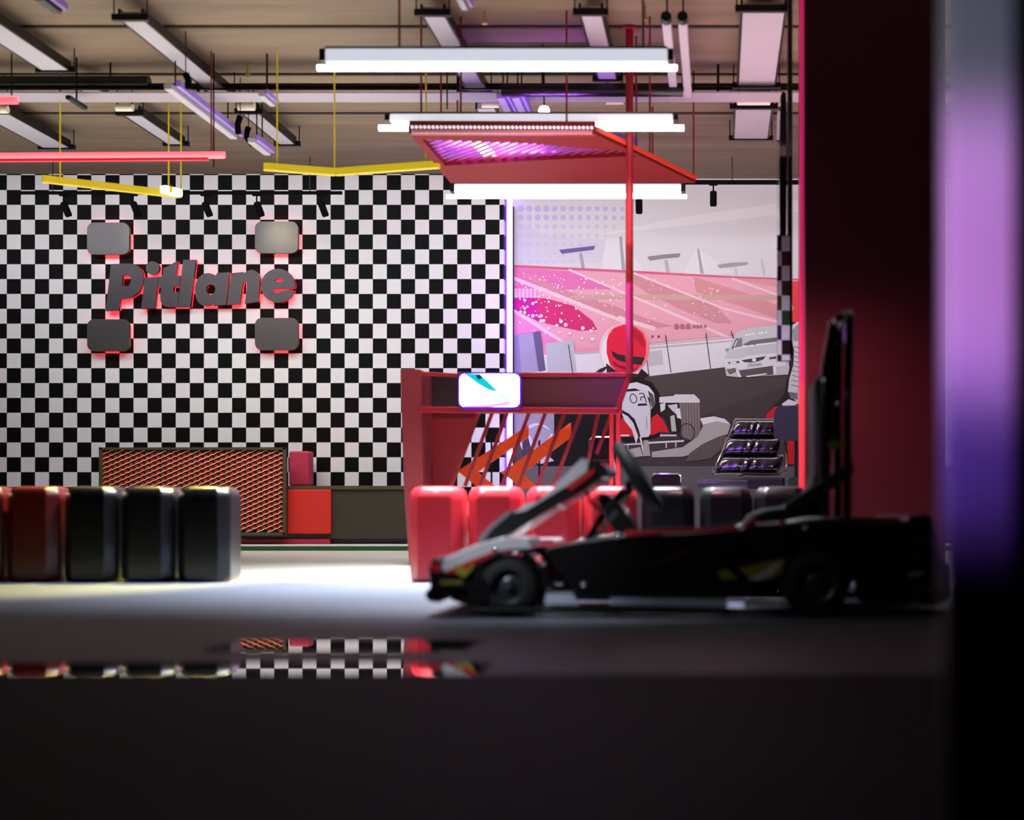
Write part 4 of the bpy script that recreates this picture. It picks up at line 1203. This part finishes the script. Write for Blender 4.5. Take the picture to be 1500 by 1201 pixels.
# chassis
fr = MB()
z0 = .05
def X(px): return at(px, 900, YK).x
for y in (6.2, 6.8):
    fr.tube([(X(690), y, z0 + .02), (X(1330), y, z0 + .02)], .016, M_darkmet, 10)
for px in (742, 900, 1060, 1196, 1300): fr.tube([(X(px), YN_ + .1, .10 if px in (742, 1196) else z0 + .02), (X(px), YF_ - .1, .10 if px in (742, 1196) else z0 + .02)], .015, M_darkmet, 10)
fr.box((X(760), 6.2, .045), (X(1060), 6.8, .055), M_steel)
fr.build('frame', parent=t)
MB().tube([at(690, 893, YN_), at(1380, 897, YN_)], .013, M_kb, 10).build('skid_rail', parent=t)
MB().tube([at(690, 893, YN_) + Vector((0, 1.25, 0)), at(1380, 897, YN_) + Vector((0, 1.25, 0))], .013, M_kb, 10).build('skid_rail', parent=t)
# front bumper and nose
fb = MB()
kprism(fb, [(632, 818), (650, 814), (660, 834), (700, 838), (720, 862), (712, 888), (690, 890), (660, 880), (652, 872), (642, 884), (624, 881), (619, 870), (628, 862), (626, 835)], YN_, YN_ + .02, YF_ - .02, M_kb)
b_ = fb.build('front_bumper', parent=t, bevel=.015, seg=3)
ORG[b_.name] = ORG[t.name]
m_ = MB(); kprism(m_, [(632, 826), (645, 826), (645, 838), (632, 838)], YN_, YN_ + .012, YN_ + .03, M_kred); m_.build('red_marker', parent=b_)
m_ = MB(); kprism(m_, [(644, 850), (676, 850), (676, 856), (644, 857)], YN_, YN_ + .012, YN_ + .03, mat('dull_ochre', (120, 104, 40), .5)); m_.build('ochre_strip', parent=b_)
ns = MB()
kprism(ns, [(646, 833), (650, 818), (668, 810), (700, 796), (738, 787), (775, 788), (779, 803), (745, 805), (712, 816), (690, 828), (668, 840), (650, 838)], YN_, YN_ + .0, YN_ + .34, M_kwhite)
n_ = ns.build('front_fairing', parent=t, bevel=.012, seg=3); ORG[n_.name] = ORG[t.name]
ns = MB(); kprism(ns, [(646, 833), (650, 818), (668, 812), (700, 802), (738, 797), (775, 797), (779, 803), (745, 805), (712, 816), (690, 828), (668, 840), (650, 838)], YN_, YN_ + .36, YF_, M_kwhite)
ns.build('nose_cone', parent=t, bevel=.02, seg=3)
m_ = MB(); kprism(m_, [(655, 836), (690, 820), (722, 808), (735, 806), (712, 818), (690, 828), (668, 840), (652, 839)], YN_, YN_ - .006, YN_ + .02, M_kred); m_.build('red_stripe', parent=n_)
m_ = MB(); kprism(m_, [(666, 829), (672, 826), (684, 834), (698, 822), (690, 836), (680, 846), (670, 840)], YN_, YN_ - .009, YN_ + .01, M_kyel); m_.build('yellow_mark', parent=n_)
# mudguard over the front wheel
mg = MB(); C = (at(742, 860, YK).x, .122)
arc = [(C[0] + .155 * math.cos(R(a)), C[1] + .155 * math.sin(R(a))) for a in range(-10, 176, 12)] + [(C[0] + .14 * math.cos(R(a)), C[1] + .14 * math.sin(R(a))) for a in range(175, -12, -12)]
mg.prism([arc], yz, YN_ + .02, YN_ + .2, M_kb); mg.build('mudguard', parent=t)
# side pods
podp = [(795, 806), (815, 798), (880, 788), (915, 784), (1000, 782), (1080, 777), (1100, 768), (1180, 763), (1300, 764), (1368, 762), (1376, 795), (1382, 826), (1376, 870), (1330, 884), (1262, 884), (1250, 850), (1228, 826), (1196, 815), (1164, 824), (1146, 848), (1140, 877),
        (900, 875), (850, 876), (836, 862), (822, 842), (808, 826)]
pd_ = MB(); kprism(pd_, podp, YN_, YN_ + .02, YN_ + .22, M_kb); pod = pd_.build('side_pod', parent=t, bevel=.02, seg=3); ORG[pod.name] = ORG[t.name]
pd_ = MB(); kprism(pd_, podp, YN_, YF_ - .22, YF_ - .02, M_kb); pd_.build('side_pod', parent=t, bevel=.02, seg=3)
def decal(pts, m, nm, off=0.0):
    q = MB(); kprism(q, pts, YN_, YN_ + .014 - off, YN_ + .03, m); return q.build(nm, parent=pod)
decal([(915, 777), (1000, 774), (1080, 770), (1084, 777), (1000, 781), (915, 785)], mat('lit_red_stripe', (240, 62, 84), .4), 'red_top_stripe', .004)  # red stripe, top highlight put into its brighter colour
decal([(950, 828), (1010, 804), (1012, 808), (955, 831)], mat('deep_red', (90, 12, 26), .4), 'red_slash', .004)
decal([(1082, 832), (1150, 818), (1146, 838), (1128, 849), (1100, 848)], M_kyel, 'yellow_flash', .004)
decal([(1095, 849), (1120, 836), (1146, 821), (1132, 840), (1112, 850)], M_kwhite, 'white_flash', .006)
decal([(1050, 838), (1066, 834), (1080, 848), (1058, 850)], M_kyel, 'yellow_patch', .004)
decal([(1100, 762), (1108, 758), (1112, 764), (1100, 772), (1086, 776)], M_kred, 'red_clip', .004)
decal([(1142, 762), (1150, 762), (1152, 770), (1144, 771)], M_kred, 'red_clip', .004)
decal([(893, 876), (1064, 879), (1064, 890), (893, 886)], mat('lit_gap_white', (206, 212, 230), .4), 'lit_floor_gap', -.002)  # pale strips paint the lit floor showing under the pod
decal([(799, 870), (838, 870), (849, 886), (797, 886)], MATS['lit_gap_white'], 'lit_floor_gap', -.002)
decal([(1090, 880), (1138, 880), (1138, 890), (1090, 890)], MATS['lit_gap_white'], 'lit_floor_gap', -.002)
# top cover between the pods
tc_ = MB(); kprism(tc_, [(1095, 772), (1180, 757), (1300, 757), (1362, 760), (1368, 790), (1340, 800), (1110, 800)], 6.2, YN_ + .25, YF_ - .25, M_kb); tc_.build('rear_cover', parent=t, bevel=.02, seg=3)
en = MB(); kprism(en, [(1262, 772), (1330, 772), (1335, 870), (1262, 872)], 6.2, 6.15, 6.7, M_darkmet)
for i in range(6): kprism(en, [(1258, 782 + i * 14), (1340, 782 + i * 14), (1340, 786 + i * 14), (1258, 786 + i * 14)], 6.2, 6.12, 6.72, M_darkmet)
en.build('engine', parent=t, bevel=.004)
rb = MB(); kprism(rb, [(1328, 757), (1362, 752), (1370, 765), (1370, 795), (1376, 822), (1388, 824), (1390, 878), (1372, 888), (1335, 884), (1345, 850), (1340, 800)], YN_, YN_, YF_, M_kb)
rbo = rb.build('rear_bumper', parent=t, bevel=.015, seg=3); ORG[rbo.name] = ORG[t.name]
q = MB(); kprism(q, [(1330, 839), (1352, 836), (1352, 842), (1332, 846)], YN_, YN_ - .006, YN_ + .01, mat('tan_label', (150, 130, 100), .5)); q.build('label_plate', parent=rbo)
for x_, y_ in ((1350, 785), (1363, 791), (1344, 884), (1360, 864)):
    c = at(x_, y_, YN_); MB().lathe(c - Vector((0, .012, 0)), (0, 1, 0), [(0, 0), (.002, .010), (.012, .012)], M_chrome, 12).build('bolt', parent=rbo)
for x_, y_ in ((906, 786), (855, 856), (1180, 775), (725, 806)):
    c = at(x_, y_, YN_); MB().lathe(c - Vector((0, .012, 0)), (0, 1, 0), [(0, 0), (.003, .009), (.008, .013), (.02, .013)], M_chrome, 12).build('bolt', parent=pod)
# steering fairing
YFa = 6.22
sf = MB(); kprism(sf, [(700, 795), (712, 778), (740, 752), (790, 736), (846, 680), (852, 673), (880, 677), (892, 688), (880, 702), (850, 722), (800, 750), (752, 780), (722, 795)], YFa, YFa, YFa + .52, M_kb)
sfo = sf.build('steering_fairing', parent=t); ORG[sfo.name] = ORG[t.name]
q = MB(); kprism(q, [(752, 752), (772, 738), (790, 734), (844, 680), (852, 672), (862, 674), (860, 690), (830, 712), (800, 730), (770, 748)], YFa, YFa - .014, YFa + .534, M_kwhite); q.build('white_panel', parent=sfo)
q = MB(); kprism(q, [(828, 714), (860, 692), (872, 686), (870, 694), (838, 718)], YFa, YFa - .02, YFa + .54, M_kred); q.build('red_stripe', parent=sfo)
q = MB(); kprism(q, [(700, 790), (716, 772), (742, 750), (752, 747), (746, 754), (722, 774), (706, 794)], YFa, YFa - .006, YFa + .526, mat('mid_grey_panel', (120, 122, 130), .4)); q.build('grey_edge', parent=sfo)
# steering wheel, tilted
c = at(934, 698, 6.5); ax = Vector((math.cos(R(33)), 0, math.sin(R(33)))).normalized(); up = Vector((-ax.z, 0, ax.x))
sw = MB(); ring_ = [c + (up * math.cos(R(a)) + Vector((0, 1, 0)) * math.sin(R(a))) * .145 for a in range(0, 361, 12)]
ring_[-1] = ring_[0]
sw.tube(ring_, .031, M_rubber, 10)
swo = sw.build('steering_wheel', parent=t); ORG[swo.name] = ORG[t.name]
q = MB()
for a in (90, 210, 330): q.bar(c, c + (up * math.cos(R(a)) + Vector((0, 1, 0)) * math.sin(R(a))) * .14, .03, .012, M_darkmet, up=tuple(ax))
q.lathe(c - ax * .03, ax, [(0, 0), (0, .06), (.05, .055), (.05, 0)], M_black, 18); q.build('spokes', parent=swo)
MB().tube([c - ax * .02, at(880, 760, 6.5), at(840, 830, 6.5)], .018, M_darkmet, 10).build('steering_column', parent=t)
q = MB(); kprism(q, [(874, 724), (886, 722), (905, 736), (928, 765), (932, 782), (905, 784), (890, 764), (878, 740)], 6.35, 6.35, 6.68, M_kb); q.build('fuel_tank', parent=t, bevel=.012, seg=3)
MB().tube([at(858, 718, 6.4), at(866, 736, 6.4), at(884, 750, 6.4), at(900, 758, 6.4)], .007, M_rubber, 8).build('cable', parent=t)
MB().tube([at(936, 706, 6.4), at(904, 744, 6.4)], .009, M_kgrey, 8).build('brace', parent=t)
MB().tube([at(917, 715, 6.38), at(919, 716, 6.30)], .012, M_chrome, 10).build('clamp', parent=t)
# pedals and foot area
MB().bar(at(850, 862, 5.95), at(886, 800, 5.95), .03, .028, M_kyel, up=(0, 1, 0)).build('yellow_strut', parent=t)
MB().bar(at(838, 832, 6.0), at(902, 750, 6.2), .018, .02, M_kgrey, up=(0, 1, 0)).build('pedal_rod', parent=t)
MB().bar(at(818, 825, 6.15), at(842, 802, 6.15), .05, .03, M_kred, up=(0, 1, 0)).bar(at(808, 838, 6.15), at(822, 832, 6.15), .05, .04, M_kred, up=(0, 1, 0)).build('red_pedal', parent=t)
MB().lathe(at(825, 832, 6.0), (0, 1, 0), [(0, 0), (0, .016), (.03, .02), (.05, 0)], M_chrome, 14).build('pedal_knob', parent=t)
MB().bar(at(824, 856, 6.0), at(846, 850, 6.0), .03, .03, M_chrome, up=(0, 1, 0)).lathe(at(808, 853, 6.0), (0, 1, 0), [(0, 0), (0, .014), (.03, .014), (.03, 0)], M_chrome, 12).build('brake_parts', parent=t)
MB().bar(at(868, 796, 6.0), at(910, 792, 6.0), .03, .016, M_kred, up=(0, 1, 0)).bar(at(876, 778, 6.4), at(902, 774, 6.4), .04, .03, M_kred, up=(0, 1, 0)).build('red_bracket', parent=t)
# seat with tall back
YS1, YS2 = 6.3, 6.74
q = MB(); kprism(q, [(1085, 772), (1100, 754), (1118, 746), (1150, 742), (1176, 728), (1190, 708), (1194, 690), (1193, 560), (1204, 543), (1212, 556), (1216, 515), (1226, 496), (1231, 510), (1227, 600), (1219, 660), (1216, 700), (1217, 780), (1100, 790)], YS1, YS1, YS2, M_rubber)
q.build('seat', parent=t, bevel=.025, seg=3)
q = MB()
q.tube([at(1241, 770, YS1 - .05), at(1241, 600, YS1 - .05), at(1244, 475, YS1 - .05), at(1243, 462, YS1 - .02), Vector((at(1242, 457, YS1).x, YS1 + .05, at(0, 457, YS1).z)),
        Vector((at(1242, 457, YS1).x, YS2 + .0, at(0, 457, YS1).z)), Vector((at(1243, 470, YS1).x, YS2 + .06, at(0, 464, YS1).z)), Vector((at(1241, 600, YS1).x, YS2 + .08, at(0, 600, YS1).z)), Vector((at(1241, 770, YS1).x, YS2 + .08, at(0, 770, YS1).z))], .019, M_kb, 12)
rh = q.build('roll_hoop', parent=t); ORG[rh.name] = ORG[t.name]
MB().tube([at(1222, 470, YS1), at(1210, 540, YS1 - .03), at(1206, 620, YS1 - .03), at(1207, 770, YS1 - .03)], .022, M_kb, 10).build('front_stay', parent=rh)
MB().tube([at(1222, 470, YS1), at(1243, 458, YS1)], .016, M_kb, 10).build('stay_link', parent=rh)
for x_, y_ in ((1248, 458), (1224, 470), (1208, 556), (1218, 658), (1226, 590)):
    cc = at(x_, y_, YS1 - .07); MB().lathe(cc, (0, 1, 0), [(0, 0), (.003, .008), (.01, .011), (.02, .011)], M_chrome, 12).build('bolt', parent=rh)
q = MB(); kprism(q, [(1214, 646), (1239, 646), (1239, 656), (1214, 656)], YS1 - .08, YS1 - .08, YS1 - .04, M_kyel); q.build('yellow_buckle', parent=rh)
q = MB(); kprism(q, [(1248, 672), (1252, 692), (1215, 720), (1180, 742), (1150, 750), (1150, 738), (1185, 716), (1225, 690)], YS1 - .08, YS1 - .08, YS1 - .03, M_rubber); q.build('belt', parent=t, bevel=.006)
